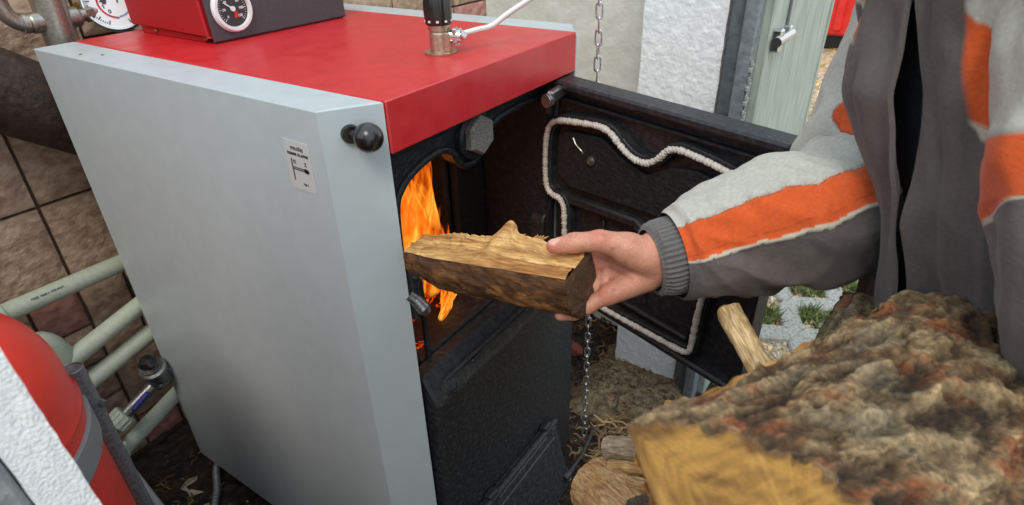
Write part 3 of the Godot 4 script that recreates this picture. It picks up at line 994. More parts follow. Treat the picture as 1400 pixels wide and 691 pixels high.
func dial(parent: Node, rad: float, z: float, face: Color, marks: Color, twin: bool):
	var g := Geo.new()
	g.tube(PackedVector3Array([Vector3(0, 0, z - 0.002), Vector3(0, 0, z)]), rad, 48)
	obj("dial_face", g, plain(face, 0.35), parent, 30)
	g = Geo.new()
	var spans := [[100.0, 250.0, -0.35], [-70.0, 80.0, 0.35]] if twin else [[-45.0, 225.0, 0.0]]
	for s in spans:
		var cx: float = s[2] * rad * 0.2
		for k in 31:
			var a := deg_to_rad(lerpf(s[0], s[1], k / 30.0))
			var big := k % 5 == 0
			var r0 := rad * (0.74 if big else 0.82)
			var d := Vector3(cos(a), sin(a), 0)
			g.box(Vector3(cx, 0, z + 0.0004) + d * (r0 + rad * 0.9) * 0.5, Vector3(rad * 0.9 - r0, rad * (0.035 if big else 0.02), 0.0006), 0.0, Basis(Vector3(0, 0, 1), a))
	obj("scale", g, plain(marks, 0.5), parent, 30)
	if twin:
		g = Geo.new()
		for k in 20:
			var a := deg_to_rad(lerpf(100, 262, k / 19.0))
			g.box(Vector3(cos(a) * rad * 0.62 + rad * 0.06, sin(a) * rad * 0.62, z + 0.0005), Vector3(rad * 0.07, rad * 0.11, 0.0006), 0.0, Basis(Vector3(0, 0, 1), a))
		for k in 4: g.box(Vector3(-rad * 0.35, rad * (0.3 - 0.12 * k), z + 0.0005), Vector3(rad * 0.12, rad * 0.05, 0.0006), 0.0)
		obj("red_arc", g, plain(s2(196, 40, 60), 0.5), parent, 30)
		g = Geo.new()
		for k in 14:
			var a := deg_to_rad(lerpf(-80, 60, k / 13.0))
			g.box(Vector3(cos(a) * rad * 0.58, sin(a) * rad * 0.58, z + 0.0005), Vector3(rad * 0.05, rad * 0.12, 0.0006), 0.0, Basis(Vector3(0, 0, 1), a))
		obj("blue_arc", g, plain(s2(120, 150, 200), 0.5), parent, 30)
		g = Geo.new()
		g.box(Vector3(-rad * 0.34, rad * 0.2, z + 0.0012), Vector3(rad * 0.05, rad * 0.55, 0.0008), 0.0, Basis(Vector3(0, 0, 1), 0.15))
		g.tube(PackedVector3Array([Vector3(-rad * 0.34, rad * 0.06, z), Vector3(-rad * 0.34, rad * 0.06, z + 0.002)]), rad * 0.1, 16)
		g.box(Vector3(rad * 0.16, rad * 0.28, z + 0.0012), Vector3(rad * 0.04, rad * 0.7, 0.0008), 0.0, Basis(Vector3(0, 0, 1), -0.12))
		obj("needle", g, plain(s2(40, 42, 52), 0.5), parent, 30)
		for k in 5:
			var a := deg_to_rad(240.0 - 35.0 * k)
			text_part("number", str(k), rad * 0.2, Transform3D(Basis.IDENTITY, Vector3(cos(a) * rad * 0.42 - rad * 0.02, sin(a) * rad * 0.42, z + 0.0006)), M.ink, parent)
	else:
		g = Geo.new()
		g.box(Vector3(-rad * 0.26, rad * 0.2, z + 0.0014), Vector3(rad * 0.66, rad * 0.07, 0.0008), 0.0, Basis(Vector3(0, 0, 1), -0.65))
		g.tube(PackedVector3Array([Vector3(0, 0, z), Vector3(0, 0, z + 0.003)]), rad * 0.15, 20)
		obj("needle", g, M.white_plastic, parent, 30)
		g = Geo.new()
		g.box(Vector3(rad * 0.12, -rad * 0.34, z + 0.0010), Vector3(rad * 0.14, rad * 0.4, 0.0008), 0.0, Basis(Vector3(0, 0, 1), -0.5))
		g.box(Vector3(rad * 0.14, -rad * 0.34, z + 0.0013), Vector3(rad * 0.14, rad * 0.36, 0.0008), 0.0, Basis(Vector3(0, 0, 1), 0.6))
		obj("red_mark", g, plain(s2(204, 40, 40), 0.5), parent, 30)
		for k in 7:
			var a := deg_to_rad(225.0 - 45.0 * k)
			text_part("number", str(k * 20), rad * 0.2, Transform3D(Basis.IDENTITY, Vector3(cos(a) * rad * 0.58, sin(a) * rad * 0.58, z + 0.0006)), M.white_plastic, parent)
# ---------------------------------------------------------------- the boiler
const VES := Vector3(-0.535, 0.735, -0.39)
const VR := 0.2
const POST := Vector3(-0.327, 0.765, -0.375)
const BH := 1.13
const BD := 0.798
# line of the fire opening and of the rope seal, as seen from the front
func ring_plate(g: Geo, inner: PackedVector2Array, outer: PackedVector2Array, z0: float, z1: float, bv := 0.003):
	var rows := []
	for q in [[inner, z0, 0.0], [outer, z0, 0.0], [outer, z1 - bv, 0.0], [outer, z1, bv], [inner, z1, -bv], [inner, z1 - bv, 0.0], [inner, z0, 0.0]]:
		var row := PackedVector3Array()
		var c := Vector2.ZERO
		for p in q[0]: c += p
		c /= q[0].size()
		for p in q[0]:
			var d: Vector2 = p + (c - p).normalized() * q[2]
			row.append(Vector3(d.x, d.y, q[1]))
		rows.append(row)
	g.loft(rows, true, false)
	g.done()
func smooth2(p: PackedVector2Array, n := 5) -> PackedVector2Array:
	var o := PackedVector2Array()
	var c := p.size()
	for i in c:
		for k in n:
			o.append(p[i].cubic_interpolate(p[(i + 1) % c], p[(i + c - 1) % c], p[(i + 2) % c], float(k) / n))
	return o
func onto_rect(p: PackedVector2Array, r: Rect2) -> PackedVector2Array:
	var o := PackedVector2Array()
	var c := r.get_center()
	var best := {}
	for q in p:
		var d := q - c
		var s: float = min(r.size.x * 0.5 / max(abs(d.x), 1e-6), r.size.y * 0.5 / max(abs(d.y), 1e-6))
		o.append(c + d * s)
	# pull the nearest point onto each corner
	for k in 4:
		var cn := r.position + Vector2(r.size.x * (k & 1), r.size.y * (k >> 1))
		var bi := 0
		for i in o.size():
			if o[i].distance_to(cn) < o[bi].distance_to(cn): bi = i
		o[bi] = cn
	return o

func make_boiler():
	var b := thing("boiler", "grey and red wood boiler with its black fire door open", "boiler")
	var g := Geo.new()
	var side := Transform3D(Basis(Vector3.RIGHT, Vector3.FORWARD, Vector3.UP), Vector3.ZERO)   # polygon (x, -z) pushed up along y
	g.prism(v2([-0.069, 0.0439, 0, 0, 0, 0.798, -0.069, 0.798]), 0.074, BH, side, 0.0018)
	obj("side_panel", g, M.panel, b, 30)
	g = Geo.new()
	for q in [[-0.035, -0.62], [-0.052, -0.66]]:
		g = Geo.new()
		g.tube(v3([q[0], BH - 0.001, q[1], q[0], BH + 0.0012, q[1]]), 0.0026, 10)
		obj("rivet", g, M.brass, b)
	g = Geo.new()
	g.prism(v2([0.5, 0, 0.569, 0.0439, 0.569, 0.798, 0.5, 0.798]), 0.074, BH, side, 0.0018)
	obj("side_panel", g, M.panel, b, 30)
	g = Geo.new()
	g.box(Vector3(0.4998, 0.60, 0.0015), Vector3(0.003, 1.05, 0.005), 0.0008)
	obj("panel_edge", g, M.panel, b, 30)
	g = Geo.new()
	g.box(Vector3(0.25, 1.0955, -0.3985), Vector3(0.4965, 0.0705, 0.803), 0.0016)
	obj("top_cover", g, M.red, b, 30)
	g = Geo.new()
	g.box(Vector3(0.25, 0.33, -0.42), Vector3(0.498, 0.51, 0.75), 0.004)
	g.box(Vector3(0.25, 0.82, -0.71), Vector3(0.498, 0.47, 0.17), 0.004)
	g.box(Vector3(0.25, 0.05, -0.42), Vector3(0.46, 0.05, 0.7), 0.004)
	obj("body", g, M.cast, b)
	# fire box
	g = Geo.new()
	g.box(Vector3(0.02, 0.82, -0.33), Vector3(0.034, 0.47, 0.59), 0.004)
	g.box(Vector3(0.48, 0.82, -0.33), Vector3(0.034, 0.47, 0.59), 0.004)
	g.box(Vector3(0.25, 1.046, -0.33), Vector3(0.424, 0.024, 0.59), 0.003)
	g.box(Vector3(0.25, 0.600, -0.33), Vector3(0.424, 0.026, 0.59), 0.003)
	g.box(Vector3(0.25, 0.83, -0.615), Vector3(0.424, 0.44, 0.02), 0.003)
	for k in 4: g.box(Vector3(0.09 + k * 0.107, 0.83, -0.595), Vector3(0.03, 0.42, 0.02), 0.006)
	obj("fire_box", g, M.soot, b)
	g = Geo.new()
	g.box(Vector3(0.34, 0.83, -0.30), Vector3(0.02, 0.30, 0.20), 0.006)
	g.box(Vector3(0.405, 0.80, -0.20), Vector3(0.10, 0.26, 0.02), 0.006)
	obj("baffle", g, M.soot, b)
	# front plate with the opening, dipping round the plug
	var op := smooth2(v2([0.034, 0.674, 0.034, 0.81, 0.036, 0.945, 0.055, 0.984, 0.095, 1.003, 0.142, 1.010, 0.172, 0.999, 0.186, 0.978, 0.205, 0.965, 0.235, 0.966, 0.260, 0.986, 0.284, 1.012, 0.33, 1.020, 0.40, 1.020, 0.455, 1.014, 0.474, 0.975, 0.474, 0.81, 0.472, 0.765, 0.455, 0.75, 0.45, 0.70, 0.44, 0.663, 0.33, 0.661, 0.19, 0.661, 0.07, 0.661]), 5)
	var orect := onto_rect(op, Rect2(0.002, 0.563, 0.496, 0.4965))
	g = Geo.new()
	ring_plate(g, op, orect, -0.07, -0.042)
	obj("front_plate", g, M.cast, b, 40)
	# raised lip round the opening, where the rope seals
	g = Geo.new()
	var lip := PackedVector3Array()
	for p in op: lip.append(Vector3(p.x, p.y, -0.041))
	lip.append(lip[0])
	g.tube(lip, 0.0062, 8, false)
	obj("seal_lip", g, M.cast, b, 60)
	# sill throat
	g = Geo.new()
	g.box(Vector3(0.255, 0.655, -0.034), Vector3(0.40, 0.010, 0.014), 0.003)
	g.box(Vector3(0.060, 0.74, -0.034), Vector3(0.008, 0.17, 0.012), 0.003)
	obj("sill_rim", g, M.cast_blue, b)
	g = Geo.new()
	g.box(Vector3(0.25, 0.615, -0.11), Vector3(0.42, 0.085, 0.09), 0.006)
	obj("sill", g, M.cast, b)
	# hexagonal plug in its boss
	g = Geo.new()
	g.tube(v3([0.226, 1.013, -0.06, 0.226, 1.013, -0.032, 0.226, 1.013, -0.028]), [0.042, 0.042, 0.038], 36)
	obj("plug_boss", g, M.cast, b, 40)
	g = Geo.new()
	g.tube(v3([0.224, 1.015, -0.03, 0.224, 1.015, -0.018, 0.224, 1.015, -0.014]), [0.034, 0.034, 0.030], 6)
	obj("hex_plug", g, M.steel_dark, b, 20)
	# ash door: a heavy cast cover with a sloping ledge
	g = Geo.new()
	g.prism(v2([0.10, 0.0, 0.605, 0.0, 0.618, -0.004, 0.655, -0.026, 0.662, -0.034, 0.662, -0.056, 0.10, -0.056]), 0.012, 0.488, Transform3D(Basis(Vector3(0, 1, 0), Vector3(0, 0, 1), Vector3(1, 0, 0)), Vector3(0, 0, 0.024)), 0.005)
	var ad := obj("ash_door", g, M.cast_blue, b, 35)
	g = Geo.new()
	g.box(Vector3(0.25, 0.641, 0.0115), Vector3(0.40, 0.007, 0.004), 0.0015, Basis(Vector3.RIGHT, -0.95))
	for q in [[0.13, 0.634], [0.31, 0.634], [0.42, 0.634]]: g.box(Vector3(q[0], q[1], 0.0165), Vector3(0.03, 0.006, 0.006), 0.002, Basis(Vector3.RIGHT, -0.95))
	obj("ledge_rib", g, M.cast, ad)
	g = Geo.new()
	g.tube(v3([0.05, 0.628, 0.014, 0.05, 0.634, 0.018]), [0.017, 0.012], 20)
	obj("boss", g, M.cast, ad)
	# hinged air flap at its foot
	g = Geo.new()
	g.box(Vector3(0.235, 0.17, 0.027), Vector3(0.29, 0.19, 0.012), 0.003)
	obj("flap_seat", g, M.cast, b)
	var fl := Node3D.new()
	fl.name = "air_flap"
	b.add_child(fl)
	fl.position = Vector3(0.235, 0.262, 0.036)
	fl.rotation.x = -0.24
	g = Geo.new()
	g.box(Vector3(0, -0.095, 0.006), Vector3(0.28, 0.185, 0.010), 0.003)
	g.box(Vector3(0, -0.095, 0.012), Vector3(0.24, 0.15, 0.006), 0.003)
	obj("plate", g, M.cast_blue, fl)
	g = Geo.new()
	g.tube(v3([-0.145, 0.004, 0.004, 0.145, 0.004, 0.004]), 0.008, 12)
	for x in [-0.11, 0.11]: g.box(Vector3(x, 0.006, 0.002), Vector3(0.028, 0.03, 0.018), 0.003)
	obj("hinge", g, M.cast, fl)
	g = Geo.new()
	g.tube(v3([0.12, -0.15, 0.014, 0.20, -0.15, 0.016, 0.262, -0.125, 0.02, 0.268, -0.115, 0.02]), 0.0045, 8)
	g.tube(v3([0.115, -0.15, 0.012, 0.135, -0.15, 0.014]), 0.012, 10)
	obj("lift_arm", g, M.cast_blue, fl)
	# latch seat at the left of the opening
	g = Geo.new()
	g.tube(v3([0.002, 0.838, -0.002, 0.009, 0.826, 0.008]), 0.0085, 14)
	g.tube(v3([0.007, 0.829, 0.005, 0.012, 0.814, 0.016]), [0.009, 0.0115], 16)
	g.tube(v3([0.012, 0.814, 0.016, 0.014, 0.806, 0.021]), [0.0115, 0.007], 16)
	obj("latch_bolt", g, M.steel, b, 50)
	g = Geo.new()
	g.box(Vector3(0.014, 0.84, 0.0), Vector3(0.02, 0.10, 0.012), 0.003)
	g.tube(v3([0.010, 0.865, 0.006, 0.028, 0.885, 0.012]), 0.005, 8)
	obj("latch_plate", g, M.cast, b)
	# hinge lug on the right
	g = Geo.new()
	g.box(Vector3(0.418, 1.040, 0.012), Vector3(0.075, 0.022, 0.014), 0.003, Basis(Vector3.UP, 0.12))
	obj("hinge_lug", g, M.steel, b)
	g = Geo.new()
	for k in 3: g.tube(v3([0.374 + k * 0.006, 1.036, 0.012, 0.377 + k * 0.006, 1.036, 0.013]), 0.012, 16)
	obj("hinge_spring", g, M.steel, b, 40)
	make_fire_door(b)
	# bypass handle with its ball
	g = Geo.new()
	var hb := Vector3(-0.038, 1.096, -0.0245)
	var hn := Vector3(-0.537, 0.0, 0.844)
	g.tube(PackedVector3Array([hb, hb + hn * 0.002, hb + hn * 0.006]), [0.0125, 0.0125, 0.011], 24)
	g.tube(PackedVector3Array([hb - Vector3(0, 0, 0.01), hb + Vector3(0, 0, 0.03)]), 0.0065, 14)
	obj("handle_stem", g, M.black_plastic, b, 40)
	g = Geo.new()
	var prof := []
	for k in 25:
		var a := PI * k / 24.0
		prof.append([sin(a) * 0.0185, -cos(a) * 0.0185])
	g.lathe(prof, 36, Transform3D(basis_y(Vector3(0, 0, 1)), hb + Vector3(0.001, 0.0, 0.030)))
	obj("ball_handle", g, M.black_plastic, b, 60)
	# sticker showing the flap positions
	var st := Node3D.new()
	st.name = "sticker"
	b.add_child(st)
	st.transform = Transform3D(Basis(Vector3(0, -0.018, 1).normalized(), Vector3(0, 1, 0.018).normalized(), Vector3(-1, 0, 0)), Vector3(-0.0694, 1.0485, -0.0955))
	g = Geo.new()
	g.box(Vector3.ZERO, Vector3(0.049, 0.069, 0.0006), 0.0)
	obj("film", g, M.sticker, st)
	text_part("lettering", "POLOŽAJ", 0.0058, Transform3D(Basis.IDENTITY, Vector3(0.0, 0.0245, 0.0006)), M.ink, st)
	text_part("lettering", "DIMNE KLAPNE", 0.0056, Transform3D(Basis.IDENTITY, Vector3(0.0, 0.0165, 0.0006)), M.ink, st)
	text_part("lettering", "O", 0.0075, Transform3D(Basis.IDENTITY, Vector3(-0.009, 0.0055, 0.0006)), M.ink, st)
	text_part("lettering", "Z", 0.0075, Transform3D(Basis.IDENTITY, Vector3(0.012, 0.005, 0.0006)), M.ink, st)
	text_part("lettering", "Tip 1", 0.0045, Transform3D(Basis.IDENTITY, Vector3(0.006, -0.0245, 0.0006)), M.ink, st)
	g = Geo.new()
	g.box(Vector3(-0.0145, -0.006, 0.0006), Vector3(0.0016, 0.031, 0.0005), 0.0)
	g.box(Vector3(-0.002, -0.005, 0.0006), Vector3(0.022, 0.0012, 0.0005), 0.0)
	g.box(Vector3(-0.002, -0.0025, 0.0006), Vector3(0.022, 0.0012, 0.0005), 0.0)
	g.tube(v3([0.011, -0.004, 0.0004, 0.011, -0.004, 0.0009]), 0.0035, 16)
	g.tube(v3([0.014, -0.0045, 0.0004, 0.014, -0.0045, 0.0009]), 0.003, 16)
	obj("pictogram", g, M.ink, st, 30)
	make_control_box(b)
	make_regulator(b)

func make_fire_door(b: Node3D):
	var X := Vector3(-0.304, 0, 0.9527).normalized()
	var Z := X.cross(Vector3.UP)
	var d := Node3D.new()
	d.name = "fire_door"
	b.add_child(d)
	d.transform = Transform3D(Basis(X, Vector3.UP, Z).scaled_local(Vector3(0.96, 0.96, 0.96)), Vector3(0.432, 0.0538, 0.017))
	var g := Geo.new()
	g.box(Vector3(0.20, 0.810, -0.034), Vector3(0.496, 0.468, 0.018), 0.004)
	obj("door_plate", g, M.cast, d)
	g = Geo.new()
	g.box(Vector3(0.20, 1.038, -0.018), Vector3(0.51, 0.016, 0.05), 0.004)
	g.box(Vector3(0.20, 0.583, -0.022), Vector3(0.50, 0.016, 0.042), 0.004)
	g.box(Vector3(0.444, 0.810, -0.022), Vector3(0.016, 0.44, 0.042), 0.004)
	g.box(Vector3(0.20, 1.006, -0.02), Vector3(0.47, 0.006, 0.014), 0.002)
	obj("door_rim", g, M.cast_blue, d)
	var rope2 := v2([-0.050, 0.82, -0.054, 0.87, -0.050, 0.925, -0.038, 0.953, -0.012, 0.967, 0.03, 0.974, 0.075, 0.980, 0.102, 0.981, 0.124, 0.975, 0.146, 0.960, 0.168, 0.948, 0.19, 0.943, 0.213, 0.946, 0.234, 0.961, 0.25, 0.979, 0.27, 0.986, 0.30, 0.985, 0.35, 0.979, 0.395, 0.968, 0.412, 0.945, 0.413, 0.87, 0.408, 0.815, 0.385, 0.80, 0.362, 0.78, 0.353, 0.70, 0.350, 0.63, 0.344, 0.612, 0.325, 0.606, 0.25, 0.601, 0.16, 0.596, 0.06, 0.594, 0.02, 0.602, 0.010, 0.63, 0.009, 0.72, 0.006, 0.775, 0.000, 0.792, -0.012, 0.801, -0.035, 0.803])
	var rp := smooth2(rope2, 14)
	# raised wall that carries the rope
	var a := PackedVector2Array()
	var bb := PackedVector2Array()
	var n := rp.size()
	for i in n:
		var t := (rp[(i + 1) % n] - rp[(i + n - 1) % n]).normalized()
		var nn := Vector2(-t.y, t.x)
		a.append(rp[i] - nn * 0.0105)
		bb.append(rp[i] + nn * 0.0105)
	g = Geo.new()
	ring_plate(g, a, bb, -0.028, -0.006, 0.002)
	obj("seal_channel", g, M.cast, d, 35)
	# braided rope
	var path := PackedVector3Array()
	var acc := 0.0
	var last := Vector2.ZERO
	g = Geo.new()
	var rows := []
	var cols := []
	var fine := smooth2(rope2, 26)
	n = fine.size()
	var nz := noise(40.0, 91, 3)
	for i in n + 1:
		var p := fine[i % n]
		if i > 0: acc += p.distance_to(last)
		last = p
		var t := (fine[(i + 1) % n] - fine[(i + n - 1) % n]).normalized()
		var nn := Vector3(-t.y, t.x, 0)
		var row := PackedVector3Array()
		var cr := PackedColorArray()
		for k in 14:
			var th := TAU * k / 14.0
			var br: float = abs(sin(th * 1.5 + acc * 430.0)) * abs(sin(th * 1.5 - acc * 430.0))
			var r := 0.0057 * (0.88 + 0.24 * br) * (1.0 + 0.30 * nz.get_noise_2d(p.x * 2, p.y * 2))
			row.append(Vector3(p.x, p.y, -0.001) + nn * cos(th) * r + Vector3(0, 0, 1) * sin(th) * r)
			var sh: float = 0.86 + 0.26 * nz.get_noise_2d(p.x * 6 + 3, p.y * 6) - 0.16 * (1.0 - br)
			cr.append(Color(sh, sh * 0.98, sh * 0.94))
		rows.append(row)
		cols.append(cr)
	g.loft(rows, true, false, cols)
	g.done()
	obj("rope_seal", g, M.rope, d, 180)
	# inner heat shield with its raised rib and fixing screw
	g = Geo.new()
	g.prism(v2([0.005, 0.828, -0.03, 0.85, -0.03, 0.93, -0.01, 0.945, 0.09, 0.955, 0.14, 0.93, 0.20, 0.915, 0.25, 0.945, 0.30, 0.955, 0.38, 0.945, 0.39, 0.84, 0.335, 0.80, 0.27, 0.825, 0.23, 0.845, 0.12, 0.836]), -0.026, -0.0125, Transform3D.IDENTITY, 0.003)
	obj("heat_shield", g, M.soot, d, 30)
	g = Geo.new()
	g.prism(v2([0.012, 0.812, 0.19, 0.826, 0.262, 0.790, 0.335, 0.745, 0.335, 0.728, 0.255, 0.772, 0.185, 0.806, 0.012, 0.792]), -0.026, -0.006, Transform3D.IDENTITY, 0.004)
	g.box(Vector3(0.185, 0.625, -0.018), Vector3(0.29, 0.010, 0.012), 0.003)
	g.box(Vector3(0.10, 0.72, -0.021), Vector3(0.008, 0.13, 0.008), 0.003)
	g.box(Vector3(0.22, 0.70, -0.021), Vector3(0.008, 0.11, 0.008), 0.003)
	obj("shield_rib", g, M.cast, d, 30)
	g = Geo.new()
	g.tube(v3([0.068, 0.904, -0.014, 0.068, 0.904, -0.009, 0.068, 0.904, -0.007]), [0.0095, 0.0095, 0.006], 18)
	g.tube(v3([0.068, 0.904, -0.009, 0.068, 0.904, -0.0035]), 0.0055, 6)
	obj("screw", g, M.steel, d, 30)
	g = Geo.new()
	g.tube(smooth3(v3([0.016, 0.936, -0.012, 0.026, 0.926, -0.010, 0.040, 0.918, -0.010, 0.044, 0.912, -0.012])), 0.0016, 6)
	obj("wire_end", g, M.galv, d)
	# curved guard by the hinge
	g = Geo.new()
	var gr := []
	for k in 11:
		var w := k / 10.0
		var row := PackedVector3Array()
		for q in [[-0.004, 0.0], [0.004, 0.0], [0.004, 0.012], [-0.004, 0.012]]:
			row.append(Vector3(-0.042 + 0.02 * (1.0 - sin(w * PI * 0.5)) * 0 - 0.012 * sin(w * PI) + q[0], 0.785 - 0.17 * w, -0.018 + q[1]))
		gr.append(row)
	g.loft(gr)
	obj("hinge_guard", g, M.cast_blue, d, 40)
	for y in [0.66, 1.0]:
		g = Geo.new()
		g.tube(PackedVector3Array([Vector3(-0.055, y - 0.03, -0.012), Vector3(-0.055, y + 0.03, -0.012)]), 0.010, 16)
		g.box(Vector3(-0.046, y, -0.022), Vector3(0.022, 0.045, 0.012), 0.003)
		obj("hinge_knuckle", g, M.cast, d)

func make_control_box(b: Node3D):
	var c := Node3D.new()
	c.name = "control_box"
	b.add_child(c)
	c.transform = Transform3D(Basis(Vector3.UP, 0.0), Vector3(0.104, BH + 0.0005, -0.52))
	var w := 0.325
	var dp := 0.262
	var g := Geo.new()
	g.box(Vector3(w * 0.5, 0.008, -dp * 0.5 - 0.004), Vector3(w - 0.014, 0.016, dp - 0.05), 0.002)
	obj("base", g, M.red_box, c, 30)
	g = Geo.new()
	g.prism(v2([-0.002, 0.010, -0.006, 0.013, -0.013, 0.125, -dp + 0.06, 0.175, -dp, 0.16, -dp, 0.016, -0.01, 0.010]), 0.0, w, Transform3D(Basis(Vector3(0, 0, 1), Vector3(0, 1, 0), Vector3(-1, 0, 0)), Vector3(w, 0, 0)), 0.003)
	obj("housing", g, M.red_box, c, 30)
	g = Geo.new()
	g.prism(v2([0.006, 0.001, w - 0.008, 0.001, w - 0.008, 0.128, 0.006, 0.128]), 0.0, 0.006, Transform3D(Basis(Vector3.RIGHT, Vector3(0, 1, -0.062).normalized(), Vector3(0, 0.062, 1).normalized()), Vector3(0, 0.002, -0.001)), 0.0015)
	g.box(Vector3(w * 0.5, 0.007, -0.004), Vector3(w - 0.02, 0.012, 0.014), 0.002)
	obj("front_panel", g, M.face_grey, c, 30)
	for q in [[0.0045, 0.006, -0.018], [0.0045, 0.006, -0.185]]:
		g = Geo.new()
		g.tube(PackedVector3Array([Vector3(q[0], q[1] + 0.003, q[2]), Vector3(q[0] - 0.004, q[1] + 0.003, q[2])]), [0.0042, 0.003], 14)
		obj("screw", g, M.brass, c, 40)
	var t := Node3D.new()
	t.name = "thermometer"
	c.add_child(t)
	t.transform = Transform3D(Basis(Vector3.RIGHT, Vector3(0, 1, -0.062).normalized(), Vector3(0, 0.062, 1).normalized()), Vector3(0.054, 0.0535, 0.0025))
	g = Geo.new()
	ring(g, 0.0295, 0.0395, 0.0, 0.0085)
	obj("bezel", g, M.white_plastic, t, 40)
	dial(t, 0.030, 0.003, s2(46, 44, 46), s2(225, 225, 225), false)
	# flatten the third level: the dial pieces belong to the control box itself
	for k in t.get_children():
		var tr: Transform3D = t.transform * k.transform
		t.remove_child(k)
		c.add_child(k, true)
		k.transform = tr
	c.remove_child(t)
	t.free()

func make_regulator(b: Node3D):
	var r := Node3D.new()
	r.name = "draught_regulator"
	b.add_child(r)
	r.position = Vector3(0.245, BH + 0.001, -0.108)
	var g := Geo.new()
	g.lathe([[0.0, 0.0], [0.026, 0.0], [0.0265, 0.003], [0.020, 0.004], [0, 0.004]], 32)
	obj("gasket", g, M.nickel, r, 40)
	g = Geo.new()
	g.lathe([[0, 0], [0.0165, 0.0], [0.0165, 0.030], [0.015, 0.032], [0.015, 0.034], [0.0175, 0.036], [0.0175, 0.046], [0, 0.046]], 28)
	g.box(Vector3(0.004, 0.018, 0.012), Vector3(0.022, 0.03, 0.012), 0.002, Basis(Vector3.UP, 0.5))
	obj("body", g, M.nickel, r, 40)
	g = Geo.new()
	var prof := []
	var rows := []
	for q in [[0.0, 0.044], [0.0195, 0.044], [0.0215, 0.047], [0.0225, 0.062], [0.0225, 0.075], [0.020, 0.098], [0.017, 0.104], [0.0, 0.105]]:
		var row := PackedVector3Array()
		for i in 64:
			var a := TAU * i / 64
			var rr: float = max(q[0], 0.00001) * (1.0 - (0.045 if (q[1] > 0.06 and (i / 4) % 2 == 0) else 0.0))
			row.append(Vector3(cos(a) * rr, q[1], sin(a) * rr))
		rows.append(row)
	g.loft(rows)
	obj("knob", g, M.black_plastic, r, 35)
	g = Geo.new()
	for i in 10:
		var a := TAU * i / 10
		g.box(Vector3(cos(a) * 0.0216, 0.0505, sin(a) * 0.0216), Vector3(0.001, 0.003, 0.004), 0.0, Basis(Vector3.UP, -a))
	obj("scale", g, M.white_plastic, r)
	g = Geo.new()
	g.tube(v3([0.004, 0.026, 0.010, 0.016, 0.026, 0.031]), 0.0105, 18)
	g.tube(v3([0.013, 0.036, 0.021, 0.013, 0.012, 0.024]), 0.005, 10)
	g.box(Vector3(0.012, 0.027, 0.022), Vector3(0.022, 0.024, 0.008), 0.002, Basis(Vector3.UP, 0.5))
	g.tube(v3([0.015, 0.030, 0.030, 0.02, 0.024, 0.036]), 0.0058, 12)
	g.tube(v3([0.030, 0.026, 0.014, 0.036, 0.027, 0.016]), 0.0068, 6)
	obj("clamp", g, M.chrome, r, 35)
	g = Geo.new()
	g.tube(smooth3(v3([0.02, 0.025, 0.018, 0.052, 0.030, 0.036, 0.075, 0.034, 0.05, 0.11, 0.056, 0.072, 0.245, 0.134, 0.163]), 5), 0.0048, 12)
	obj("lever", g, M.lever, r, 60)

func make_chain():
	var c := thing("chain", "thin steel link chain hanging from the regulator lever to the ash flap", "chain", Vector3(0.503, 0, 0.06))
	var top := Vector3(0.487, 1.262, 0.052) - Vector3(0.503, 0, 0.06)
	var bot := Vector3(0.0, 0.128, 0.0)
	var g := Geo.new()
	var path := PackedVector3Array()
	for k in 17:
		var a := TAU * k / 16.0
		var p := Vector3(cos(a) * 0.0056, sin(a) * 0.0056, 0)
		p.y += 0.0082 * sign(p.y) if abs(p.y) > 1e-4 else 0.0
		path.append(p)
	g.tube(path, 0.0018, 6, false)
	var m := g.mesh(70)
	var dir := (top - bot)
	var n := int(dir.length() / 0.0225)
	var B := basis_y(dir)
	for k in n + 1:
		obj("link", m, M.chain, c, 40.0, Transform3D(B * Basis(Vector3.UP, (PI / 2 if k % 2 else 0.0) + 0.35 + 0.2 * sin(k * 1.7)), bot + dir * (float(k) / n)))

